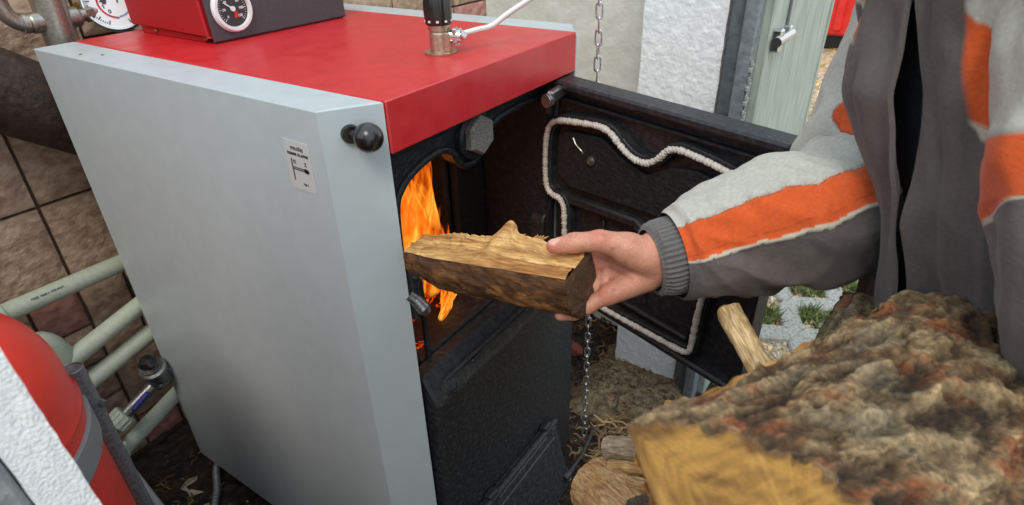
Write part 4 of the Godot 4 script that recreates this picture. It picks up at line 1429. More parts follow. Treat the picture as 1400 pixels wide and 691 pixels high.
func make_fire():
	var f := thing("fire", "orange flames and glowing embers inside the open boiler", "fire", Vector3(0.145, 0.66, -0.17))
	# colours of the flame along its height, streaked
	var im := Image.create(128, 256, false, Image.FORMAT_RGBA8)
	var em := Image.create(128, 256, false, Image.FORMAT_RGBA8)
	var n := noise(0.035, 17, 4)
	var n2 := noise(0.02, 23, 3)
	for y in 256:
		for x in 128:
			var h := 1.0 - y / 255.0
			var s: float = n.get_noise_2d(x * 1.6 + 22.0 * sin(y * 0.02), y * 0.28) * 0.5 + 0.5
			var s3: float = n2.get_noise_2d(x * 2.0, y * 0.35) * 0.5 + 0.5
			var heat: float = clamp(1.25 - h * 0.75 - (1.0 - s) * 0.9 + (s3 - 0.5) * 0.7, 0.0, 1.0)
			var c := Color(0.45, 0.08, 0.01).lerp(Color(0.96, 0.40, 0.05), clamp(heat * 2.0, 0, 1)).lerp(Color(1.0, 0.76, 0.28), clamp(heat * 2.6 - 1.35, 0, 1))
			em.set_pixel(x, y, c)
			var al: float = clamp(heat * 2.7 - 0.92, 0.0, 0.95) * smoothstep(1.0, 0.78, h) * smoothstep(0.02, 0.10, h)
			im.set_pixel(x, y, Color(0.02, 0.01, 0.0, al))
	var m := StandardMaterial3D.new()
	m.transparency = BaseMaterial3D.TRANSPARENCY_ALPHA
	m.albedo_texture = ImageTexture.create_from_image(im)
	m.emission_enabled = true
	m.emission_texture = ImageTexture.create_from_image(em)
	m.emission = Color.BLACK
	m.emission_energy_multiplier = 1.0
	m.roughness = 1.0
	m.metallic_specular = 0.0
	m.vertex_color_use_as_albedo = true
	var r := RandomNumberGenerator.new()
	r.seed = 9
	var spots := [[-0.07, 0.04, 0.065, 0.36], [-0.025, 0.06, 0.07, 0.37], [-0.04, -0.02, 0.07, 0.41], [0.03, 0.03, 0.062, 0.43], [0.04, -0.04, 0.06, 0.42], [-0.06, -0.06, 0.06, 0.36], [0.0, 0.085, 0.06, 0.27], [0.045, 0.075, 0.022, 0.13], [0.075, 0.06, 0.018, 0.11], [0.02, 0.085, 0.016, 0.10]]
	for q in spots:
		var g := Geo.new()
		var rows := []
		var uvs := []
		var cols := []
		var ph := r.randf() * 6.0
		var from: float = 0.36 if q[3] > 0.2 else 0.0
		for j in 25:
			var h: float = from + (1.0 - from) * j / 24.0
			var wid: float = q[2] * pow(sin(PI * clamp(0.18 + h * 0.82, 0, 1)), 0.8) * (1.0 - 0.45 * h)
			var ctr := Vector3(q[0] + 0.02 * sin(ph + h * 5.0) * h + 0.05 * h - 0.01, h * (q[3] - 0.04), q[1] + 0.015 * cos(ph * 1.7 + h * 4.0) * h)
			var row := PackedVector3Array()
			var uv := PackedVector2Array()
			var cr := PackedColorArray()
			for i in 19:
				var a := TAU * i / 18.0 + ph
				row.append(ctr + Vector3(cos(a) * wid * 0.8, 0, sin(a) * wid * 0.55) * (1.0 + 0.22 * sin(a * 3.0 + h * 9.0 + ph)))
				uv.append(Vector2(i / 18.0 + ph, 1.0 - j / 24.0 * (1.0 - from * 0.55) - from * 0.35 * (j / 24.0)))
				cr.append(Color(1, 1, 1, 1))
			rows.append(row); uvs.append(uv); cols.append(cr)
		g.loft(rows, false, false, cols, uvs)
		obj("flame", g, m, f, 180)
	# embers and a burning log end
	var g := Geo.new()
	for k in 26:
		var p := Vector3(r.randf_range(-0.10, 0.20), r.randf_range(-0.045, -0.01), r.randf_range(-0.10, 0.09))
		g.box(p, Vector3(r.randf_range(0.02, 0.05), r.randf_range(0.015, 0.03), r.randf_range(0.02, 0.05)), 0.006, Basis.from_euler(Vector3(r.randf() * 3, r.randf() * 3, r.randf() * 3)))
	var ember := rough_mat([[0.3, s2(24, 16, 12)], [0.7, s2(50, 34, 26)]], Vector3.ONE * 12.0, 0.95, 0.0, 93, 5.0)
	ember.emission_enabled = true
	ember.emission = Color.BLACK
	ember.emission_texture = ntex(noise(0.02, 94, 4), [[0.45, Color(0, 0, 0)], [0.58, Color(0.55, 0.05, 0.0)], [0.75, Color(1.0, 0.36, 0.05)]])
	ember.emission_energy_multiplier = 1.3
	obj("embers", g, ember, f)
	g = Geo.new()
	g.tube(v3([-0.10, -0.005, 0.02, 0.02, 0.01, 0.0, 0.22, 0.0, -0.05]), [0.035, 0.04, 0.036], 9)
	g.tube(v3([-0.06, -0.01, -0.09, 0.2, 0.01, 0.05]), [0.03, 0.034], 8)
	obj("burning_log", g, ember, f)
	var l := OmniLight3D.new()
	l.name = "flame_light"
	l.light_color = Color(1.0, 0.45, 0.12)
	l.light_energy = 0.006
	l.light_size = 0.06
	l.omni_range = 2.0
	l.omni_attenuation = 2.0
	l.shadow_enabled = true
	l.position = Vector3(0.03, 0.24, 0.0)
	f.add_child(l)
# ---------------------------------------------------------------- firewood
# A split log from a to b. shape: arcs in degrees that carry bark, the rest are split faces through `apex` (share of the radius from the centre).
func make_log(called: String, label: String, a: Vector3, b: Vector3, rad: float, arc0: float, arc1: float, roll: float, sd: int, opt := {}) -> Node3D:
	var t := thing(called, label, opt.get("category", "log"), a, opt.get("group", "firewood logs"))
	var L := (b - a).length()
	t.basis = basis_z(b - a) * Basis(Vector3.BACK, roll)
	var nb: int = opt.get("around", 28)
	var nl: int = opt.get("along", 24)
	var bark_h: float = opt.get("bark", 0.004)
	var obl: Vector2 = opt.get("oblique", Vector2.ZERO)
	var knot: float = opt.get("knot", 0.0)
	var crack: float = opt.get("crack", 0.55)
	var plates := noise(opt.get("plate", 26.0), sd, 1, FastNoiseLite.TYPE_CELLULAR, FastNoiseLite.FRACTAL_NONE)
	plates.cellular_return_type = FastNoiseLite.RETURN_DISTANCE2_SUB
	plates.domain_warp_enabled = true
	plates.domain_warp_amplitude = 0.02
	plates.domain_warp_frequency = 20.0
	var pcell := noise(opt.get("plate", 26.0), sd, 1, FastNoiseLite.TYPE_CELLULAR, FastNoiseLite.FRACTAL_NONE)
	pcell.cellular_return_type = FastNoiseLite.RETURN_CELL_VALUE
	pcell.domain_warp_enabled = true
	pcell.domain_warp_amplitude = 0.02
	pcell.domain_warp_frequency = 20.0
	var lump := noise(7.0, sd + 1, 3)
	var fine := noise(70.0, sd + 2, 4)
	var patch := noise(11.0, sd + 3, 4)
	var hue := noise(opt.get("fleck", 28.0), sd + 4, 4)
	var rnd: float = opt.get("round", 0.0)
	var tap: float = opt.get("taper", 0.0)
	var cb: Array = opt.get("bark_cols", [lin(92, 82, 66), lin(138, 126, 104), lin(150, 84, 48), lin(128, 124, 84)])
	var cw: Array = opt.get("wood_cols", [lin(206, 170, 112), lin(170, 122, 68)])
	var full := arc1 - arc0 >= 359.0
	var g := Geo.new()
	var rows := []
	var cols := []
	var rim := []
	var ridg := noise(1.0, sd + 8, 5, FastNoiseLite.TYPE_SIMPLEX_SMOOTH, FastNoiseLite.FRACTAL_RIDGED)
	var warp := noise(14.0, sd + 9, 3)
	for j in nl + 1:
		var z := L * j / nl
		var row := PackedVector3Array()
		var cr := PackedColorArray()
		for i in nb + 1:
			var th := deg_to_rad(lerpf(arc0, arc1, float(i) / nb))
			var d := Vector3(cos(th), sin(th), 0)
			var q := d * rad
			var pv: float = plates.get_noise_3d(q.x * 1.5, q.y * 1.5, z * opt.get("stretch", 0.62))      # -1 at the cracks
			var pl: float = smoothstep(-1.0, -0.72, pv)
			if opt.has("ridged"):
				var wq: float = 0.012 * warp.get_noise_3d(q.x, q.y, z)
				var arc: float = th * rad
				pl = smoothstep(-0.55, 0.75, ridg.get_noise_2d((arc + wq) * 32.0, (z + wq * 2.0) * 7.5 + arc * 4.0))
			var cv: float = pcell.get_noise_3d(q.x * 1.5, q.y * 1.5, z * opt.get("stretch", 0.62))
			var lm: float = lump.get_noise_3d(q.x, q.y, z * 0.7)
			var fn: float = fine.get_noise_3d(q.x, q.y, z * (0.38 if opt.has("ridged") else 1.0))
			row.append(d * (rad * (1.0 + 0.10 * lm + tap * z / L - rnd * exp(-pow(z / (rad * 0.75), 2.0))) + bark_h * (pl - 0.6 + 0.35 * cv) + bark_h * opt.get("rough", 0.5) * fn) + Vector3(0, 0, z + (obl.x * d.x + obl.y * d.y) * rad * (1.0 - z / L)))
			var pc: float = patch.get_noise_3d(q.x, q.y, z)
			var hc: float = hue.get_noise_3d(q.x, q.y, z * (0.5 if opt.has("ridged") else 1.0))
			var c: Color = cb[0].lerp(cb[1], clamp(0.5 + 1.2 * hc + 0.45 * cv, 0, 1))
			c = c.lerp(cb[2], clamp((pc + 0.25 * sin(cv * 40.0) - 0.12) * 5.0, 0, 0.85) * clamp(0.5 + hc * 3.0, 0, 1))
			c = c.lerp(cb[3], clamp((-pc - 0.22) * 4.0, 0, 0.7))
			c = c * (1.0 - crack + crack * pl) * (1.0 + (0.2 + 0.35 * crack) * fn)
			cr.append(Color(c.r, c.g, c.b))
		rows.append(row)
		cols.append(cr)
	g.loft(rows, false, false, cols)
	g.flip()
	obj("bark", g, opt.get("skin", M.bark), t, 180)
	for e in [0, nl]: rim.append(rows[e])
	# split faces from the arc's ends to the apex
	var apex: Vector2 = opt.get("apex", Vector2.ZERO) * rad
	var ridge := noise(30.0, sd + 5, 3)
	if not full:
		g = Geo.new()
		rows = []
		cols = []
		var nw := 14
		for j in nl + 1:
			var z := L * j / nl
			var row := PackedVector3Array()
			var cr := PackedColorArray()
			var p0: Vector3 = Vector3(cos(deg_to_rad(arc1)), sin(deg_to_rad(arc1)), 0) * rad * (1.0 + tap * z / L - rnd * exp(-pow(z / (rad * 0.75), 2.0)) + 0.05 * lump.get_noise_1d(z * 3.0)) + Vector3(0, 0, z)
			var p2: Vector3 = Vector3(cos(deg_to_rad(arc0)), sin(deg_to_rad(arc0)), 0) * rad * (1.0 + tap * z / L - rnd * exp(-pow(z / (rad * 0.75), 2.0)) + 0.05 * lump.get_noise_1d(z * 3.0 + 5)) + Vector3(0, 0, z)
			var p1 := Vector3(apex.x, apex.y, 0) * (1.0 + tap * z / L - rnd * exp(-pow(z / (rad * 0.75), 2.0))) + Vector3(0, 0, z)
			if knot > 0.0: p1 += Vector3(-0.2, 1, 0) * (0.022 * exp(-pow((z - knot) / 0.014, 2.0)) + 0.006 * exp(-pow((z - knot - 0.03) / 0.022, 2.0)) + 0.003 * ridge.get_noise_1d(z * 25.0))
			for i in nw * 2 + 1:
				var u := float(i) / nw
				var p := p0.lerp(p1, u) if u < 1.0 else p1.lerp(p2, u - 1.0)
				var s: float = ridge.get_noise_3d(p.x * 2.2, p.y * 2.2, z * 0.18)
				var f2: float = fine.get_noise_3d(p.x * 1.4, p.y * 1.4, z * 0.08)
				var edge: float = 0.0 if (i == 0 or i == nw * 2) else 1.0
				p.z = z + (obl.x * p.x + obl.y * p.y) * (1.0 - z / L)
				var nrm := Vector3(-(p.y - apex.y), p.x - apex.x, 0).normalized()
				row.append(p + nrm * (s * 0.14 * rad + f2 * 0.0026) * edge * (1.0 if u < 1 else -1.0))
				var c: Color = cw[0].lerp(cw[1], clamp(0.5 + 0.9 * s + 0.9 * f2, 0, 1))
				if u > 1.0 and opt.has("wood_second"): c = opt.wood_second.lerp(cw[1], clamp(0.4 + 0.9 * s + f2, 0, 1))
				cr.append(c)
			rows.append(row)
			cols.append(cr)
		g.loft(rows, false, false, cols)
		g.flip()
		obj("split_face", g, M.wood, t, 55)
	# sawn ends with rings
	for e in 2:
		g = Geo.new()
		var arcp: PackedVector3Array = rim[e]
		var outl := PackedVector3Array()
		outl.append_array(arcp)
		if not full: 
			var pa := Vector3(apex.x, apex.y, 0) * (1.0 + tap * e - (rnd if e == 0 else 0.0))
			pa.z = L * e + (obl.x * pa.x + obl.y * pa.y) * (1 - e)
			for k in range(1, 8): outl.append(arcp[nb].lerp(pa, k / 7.0))
			for k in range(1, 7): outl.append(pa.lerp(arcp[0], k / 7.0))
		var c0 := Vector3.ZERO
		for p in outl: c0 += p
		c0 /= outl.size()
		rows = []
		cols = []
		var ce: Array = opt.get("end_cols", [lin(176, 136, 86), lin(128, 88, 50)])
		var nr: int = 44 if opt.has("smooth_end") else 10
		for k in nr + 1:
			var row := PackedVector3Array()
			var cr := PackedColorArray()
			for p in outl:
				var q: Vector3 = c0.lerp(p, 1.0 - float(k) / nr * 0.999)
				var f2: float = fine.get_noise_3d(q.x * 0.25 + q.y * 0.1, q.y * 1.5 - q.x * 0.6, 3.0 * e) if opt.has("streak") else fine.get_noise_3d(q.x * 0.8, q.y * 0.8, 3.0 * e)
				var rr := Vector2(q.x, q.y).length()
				var cc: Color = ce[0].lerp(ce[1], clamp(0.45 + 0.28 * sin(rr * 900.0 + 3.0 * f2) + 0.9 * f2, 0, 1)) if not opt.has("smooth_end") else ce[0].lerp(ce[1], clamp(0.30 + 0.16 * sin(rr * 520.0 + 2.0 * f2) + 0.75 * fine.get_noise_2d(q.x * 1.9 + q.y * 1.3, q.y * 0.35 - q.x * 0.2) + 0.9 * lump.get_noise_2d(q.x * 2.4 + 3.0, q.y * 1.2) + 0.8 * smoothstep(0.86, 1.0, 1.0 - float(k) / nr), 0, 1))
				if k == 0: cc = cb[0]
				row.append(q + Vector3(0, 0, (0.0 if k == 0 else f2 * (0.0006 if opt.has("smooth_end") else 0.0025)) + (-0.002 if e == 0 else 0.002) * (0 if k == 0 else 1)))
				cr.append(cc)
			rows.append(row)
			cols.append(cr)
		g.loft(rows, true, false, cols)
		if e == 0: g.flip()
		obj("end_face", g, M.sawn if opt.has("smooth_end") else M.endgrain, t, 60)
	return t

func make_wood():
	# the log being pushed into the fire
	var t := make_log("firewood_log", "split log with bright splintered top, held by the hand at the fire door", Vector3(-0.008, 0.934, 0.042), Vector3(0.004, 0.969, 0.286), 0.048, 192, 348, 0.0, 301, {"skin": M.wood, "knot": 0.135, "crack": 0.3, "along": 60, "around": 40, "bark": 0.0022, "apex": Vector2(0.05, 0.62), "plate": 40.0, "round": 0.3, "taper": 0.04, "wood_cols": [lin(244, 206, 140), lin(176, 122, 64)], "bark_cols": [lin(92, 62, 36), lin(132, 92, 52), lin(176, 126, 70), lin(84, 58, 38)], "end_cols": [lin(112, 88, 66), lin(74, 56, 42)]})
	t.basis = t.basis * Basis(Vector3.BACK, HELD_ROLL)
	var g := Geo.new()
	var r := RandomNumberGenerator.new()
	r.seed = 5
	# torn splinter on its upper edge
	for k in 12:
		var z := 0.145 + r.randf_range(-0.02, 0.035)
		g.tube(PackedVector3Array([Vector3(r.randf_range(-0.002, 0.014), 0.022, z - 0.012), Vector3(r.randf_range(0.0, 0.012), 0.0285, z), Vector3(r.randf_range(0.0, 0.012), 0.031 + r.randf() * 0.009, z + 0.010 + r.randf() * 0.01)]), [0.006, 0.0035, 0.0007], 5)
	g.tint = lin(200, 160, 100)
	for i in g.C.size(): g.C[i] = lin(206, 166, 104)
	obj("splinter", g, M.wood, t, 30)
	# foreground pile: the big bark log on top
	make_log("firewood_log", "large bark covered log with yellow sawn end, on top of the pile", BIG_A, BIG_B, BIG_R, 48, 240, 0.0, 311, {"along": 230, "around": 240, "apex": Vector2(0.085, -0.06), "taper": 0.33, "bark": 0.008, "plate": 36.0, "ridged": true, "rough": 0.45, "crack": 0.8, "fleck": 55.0, "smooth_end": true, "oblique": Vector2(-0.75, 0.3), "end_cols": [lin(178, 138, 70), lin(106, 74, 38)], "bark_cols": [lin(98, 74, 48), lin(184, 160, 120), lin(150, 80, 40), lin(158, 146, 120)]})
	var G := "firewood logs of the pile"
	make_log("firewood_log", "tan split log poking up behind the large bark log", Vector3(0.060, 0.912, 0.548), Vector3(0.128, 0.955, 0.562), 0.024, 150, 400, 2.3, 321, {"apex": Vector2(0, 0.3), "group": G, "wood_cols": [lin(126, 104, 74), lin(92, 74, 52)]})
	make_log("wood_stick", "thin pale split stick standing at the corner of the fire door", Vector3(-0.02, 0.87, 0.548), Vector3(0.078, 0.930, 0.434), 0.0135, 0, 360, 0.8, 322, {"skin": M.wood, "crack": 0.06, "group": G, "category": "stick", "bark_cols": [lin(240, 212, 160), lin(252, 232, 190), lin(224, 186, 128), lin(244, 218, 168)], "end_cols": [lin(230, 200, 150), lin(196, 156, 104)], "bark": 0.003, "around": 16})
	make_log("firewood_log", "grey weathered split log, short, low beside the yellow log end", Vector3(-0.03, 0.80, 0.44), Vector3(-0.004, 0.722, 0.338), 0.016, 0, 360, 0.1, 323, {"skin": M.wood, "crack": 0.1, "group": G, "bark": 0.001, "bark_cols": [lin(160, 154, 138), lin(190, 184, 168), lin(150, 134, 110), lin(150, 146, 130)], "end_cols": [lin(190, 182, 164), lin(150, 140, 120)]})
	make_log("firewood_log", "pale brown peeled log at the bottom edge, left of the yellow end", Vector3(-0.13, 0.765, 0.50), Vector3(-0.030, 0.668, 0.338), 0.044, 170, 372, 2.9, 324, {"skin": M.wood, "crack": 0.1, "group": G, "bark": 0.0015, "along": 40, "around": 48, "apex": Vector2(0.1, 0.55), "wood_cols": [lin(218, 186, 138), lin(166, 128, 82)], "bark_cols": [lin(206, 176, 132), lin(232, 206, 162), lin(190, 150, 104), lin(216, 190, 148)], "end_cols": [lin(190, 156, 108), lin(150, 112, 70)]})
	make_log("firewood_log", "small yellowish split piece wedged under the yellow log end", Vector3(-0.17, 0.86, 0.53), Vector3(-0.088, 0.797, 0.437), 0.018, 180, 360, 2.6, 325, {"apex": Vector2(0, 0.3), "group": G, "wood_cols": [lin(214, 178, 116), lin(170, 130, 76)]})
	var sticks := [[Vector3(-0.012, 0.800, 0.43), Vector3(-0.020, 0.742, 0.362), 0.007, "thin grey split stick lying across the pale log at the pile foot"], [Vector3(-0.06, 0.805, 0.46), Vector3(-0.028, 0.722, 0.352), 0.009, "thin tan splinter between the grey piece and the pale log"], [Vector3(-0.10, 0.825, 0.475), Vector3(-0.062, 0.752, 0.392), 0.008, "short yellow splinter close under the yellow log end"], [Vector3(0.0, 0.845, 0.478), Vector3(0.03, 0.80, 0.395), 0.006, "slim pale splinter poking out left behind the large log tip"], [Vector3(-0.085, 0.76, 0.42), Vector3(-0.02, 0.69, 0.345), 0.007, "thin brown splinter on the pale log near the bottom edge"]]
	for k in sticks.size():
		var q: Array = sticks[k]
		make_log("wood_stick", q[3], q[0], q[1], q[2], 170, 370, k * 1.3, 340 + k, {"skin": M.wood, "group": "splinters at the pile foot", "category": "stick", "apex": Vector2(0.2, 0.6), "crack": 0.06, "bark": 0.001, "along": 16, "around": 10, "wood_cols": [lin(226, 194, 142), lin(176, 138, 90)], "bark_cols": [lin(196, 164, 118), lin(222, 194, 148), lin(170, 132, 88), lin(200, 180, 150)]})
	# short pieces that prop the large log up, under its near end
	r.seed = 19
	for k in 8:
		var py := 0.735 + 0.105 * (k / 4)
		var pa := Vector3(-0.37 + r.randf_range(-0.01, 0.01), py, 0.47 + (k % 4) * 0.085)
		make_log("firewood_log", "short split log propped under the near end of the large bark log", pa, pa + Vector3(0.21, 0, r.randf_range(-0.015, 0.015)), 0.05, 150, 380, r.randf() * 6.0, 380 + k, {"group": "short logs under the large bark log", "apex": Vector2(0, 0.1), "along": 12, "around": 16})
	# the pile below, hidden from the photograph's place but carrying the rest
	r.seed = 15
	var y := 0.06
	var layer := 0
	while y < 0.66:
		var n := 5 if layer % 2 == 0 else 4
		for k in n:
			var rr := r.randf_range(0.052, 0.066)
			var a: Vector3
			var b: Vector3
			var jit := Vector3(r.randf_range(-0.015, 0.015), 0, r.randf_range(-0.015, 0.015))
			if layer % 2 == 0:
				a = Vector3(-0.33 + r.randf_range(-0.02, 0.02), y, 0.46 + k * 0.125)
				b = a + Vector3(0.33, r.randf_range(-0.01, 0.01), r.randf_range(-0.02, 0.02))
			else:
				a = Vector3(-0.30 + k * 0.09, y, 0.44 + r.randf_range(-0.02, 0.02))
				b = a + Vector3(r.randf_range(-0.02, 0.02), r.randf_range(-0.01, 0.01), 0.40)
			make_log("firewood_log", "brown split log stacked low in the pile below the large bark log", a + jit, b + jit, rr, 150 + r.randf() * 30, 380, r.randf() * 6.0, 400 + layer * 10 + k, {"group": "split logs low in the pile", "apex": Vector2(0, 0.1), "along": 14, "around": 18})
		y += 0.112
		layer += 1

# ---------------------------------------------------------------- the person
# smooth union of tapered capsules on a grid, meshed as surface nets
func nets(g: Geo, bones: Array, cell: float, k: float, colour: Callable, pad := 0.03):
	var lo := Vector3.INF
	var hi := -Vector3.INF
	for b in bones:
		for e in 2:
			var rr: float = b[2 + e] + pad
			lo = lo.min(b[e] - Vector3.ONE * rr)
			hi = hi.max(b[e] + Vector3.ONE * rr)
	var n := Vector3i(((hi - lo) / cell).ceil()) + Vector3i.ONE
	var F := PackedFloat32Array()
	F.resize(n.x * n.y * n.z)
	F.fill(1.0)
	for b in bones:
		var a: Vector3 = b[0]
		var c: Vector3 = b[1]
		var ra: float = b[2]
		var rb: float = b[3]
		var ab := c - a
		var l2: float = max(ab.length_squared(), 1e-9)
		var m: float = max(ra, rb) + k + cell * 2.0
		var i0 := Vector3i(((a.min(c) - Vector3.ONE * m - lo) / cell).floor()).clamp(Vector3i.ZERO, n - Vector3i.ONE)
		var i1 := Vector3i(((a.max(c) + Vector3.ONE * m - lo) / cell).ceil()).clamp(Vector3i.ZERO, n - Vector3i.ONE)
		for z in range(i0.z, i1.z + 1):
			for y in range(i0.y, i1.y + 1):
				var o := (z * n.y + y) * n.x
				for x in range(i0.x, i1.x + 1):
					var p := lo + Vector3(x, y, z) * cell
					var t: float = clamp((p - a).dot(ab) / l2, 0.0, 1.0)
					var d := p.distance_to(a + ab * t) - lerpf(ra, rb, t)
					var f := F[o + x]
					var h: float = max(k - abs(f - d), 0.0) / k
					F[o + x] = min(f, d) - h * h * k * 0.25
	var sx := 1
	var sy := n.x
	var sz := n.x * n.y
	var ids := PackedInt32Array()
	ids.resize(F.size())
	ids.fill(-1)
	g.begin()
	for z in n.z - 1:
		for y in n.y - 1:
			for x in n.x - 1:
				var o := (z * n.y + y) * n.x + x
				if abs(F[o]) > cell * 2.5: continue
				var s := Vector3.ZERO
				var cnt := 0
				var neg := 0
				for q in 8:
					if F[o + (q & 1) + (q >> 1 & 1) * sy + (q >> 2) * sz] < 0: neg += 1
				if neg == 0 or neg == 8: continue
				for e in NET_EDGES:
					var fa := F[o + (e[0] & 1) + (e[0] >> 1 & 1) * sy + (e[0] >> 2) * sz]
					var fb := F[o + (e[1] & 1) + (e[1] >> 1 & 1) * sy + (e[1] >> 2) * sz]
					if (fa < 0) == (fb < 0): continue
					var t := fa / (fa - fb)
					var pa := Vector3(e[0] & 1, e[0] >> 1 & 1, e[0] >> 2)
					var pb := Vector3(e[1] & 1, e[1] >> 1 & 1, e[1] >> 2)
					s += pa.lerp(pb, t)
					cnt += 1
				var p := lo + (Vector3(x, y, z) + s / cnt) * cell
				ids[o] = g.v(p, colour.call(p))
	for z in range(1, n.z - 1):
		for y in range(1, n.y - 1):
			for x in range(1, n.x - 1):
				var o := (z * n.y + y) * n.x + x
				var f0 := F[o]
				if abs(f0) > cell * 2.5: continue
				for ax in 3:
					var st: int = [sx, sy, sz][ax]
					var f1 := F[o + st]
					if (f0 < 0) == (f1 < 0): continue
					var u: int = [sy, sz, sx][ax]
					var w: int = [sz, sx, sy][ax]
					var q := [ids[o], ids[o - u], ids[o - u - w], ids[o - w]]
					if q.min() < 0: continue
					if f0 < 0: g.quad(q[0], q[3], q[2], q[1])
					else: g.quad(q[0], q[1], q[2], q[3])
const NET_EDGES := [[0, 1], [2, 3], [4, 5], [6, 7], [0, 2], [1, 3], [4, 6], [5, 7], [0, 4], [1, 5], [2, 6], [3, 7]]

const HELD_ROLL := -0.6
const BIG_A := Vector3(-0.297, 1.014, 0.512)
const BIG_B := Vector3(0.010, 0.938, 0.644)
const BIG_R := 0.080

# a sleeve or torso: rows of a tube whose angle 0 faces `ref`; shade(s, angle) colours it, bump(s, angle) moves it
func cloth_tube(path: PackedVector3Array, rads: Array, ref: Vector3, seg: int, shade: Callable, bump: Callable, flat := 1.0) -> Geo:
	var fr := Geo.frames(path, ref)
	var rows := []
	var cols := []
	var n := path.size()
	for k in n:
		var s := float(k) / (n - 1)
		var rr: float = rads[k]
		var row := PackedVector3Array()
		var cr := PackedColorArray()
		for i in seg:
			var a := TAU * i / seg - PI
			var d: Vector3 = fr[k].x * cos(a) * flat - fr[k].y * sin(a)
			row.append(path[k] + d * (rr + float(bump.call(s, a))))
			cr.append(shade.call(s, a))
		rows.append(row)
		cols.append(cr)
	var g := Geo.new()
	g.loft(rows, true, false, cols)
	g.done()
	return g
func lerp_list(keys: Array, s: float) -> float:
	for i in keys.size() - 1:
		if s <= keys[i + 1][0]:
			var t: float = (s - keys[i][0]) / (keys[i + 1][0] - keys[i][0])
			t = t * t * (3 - 2 * t)
			return lerpf(keys[i][1], keys[i + 1][1], t)
	return keys[-1][1]

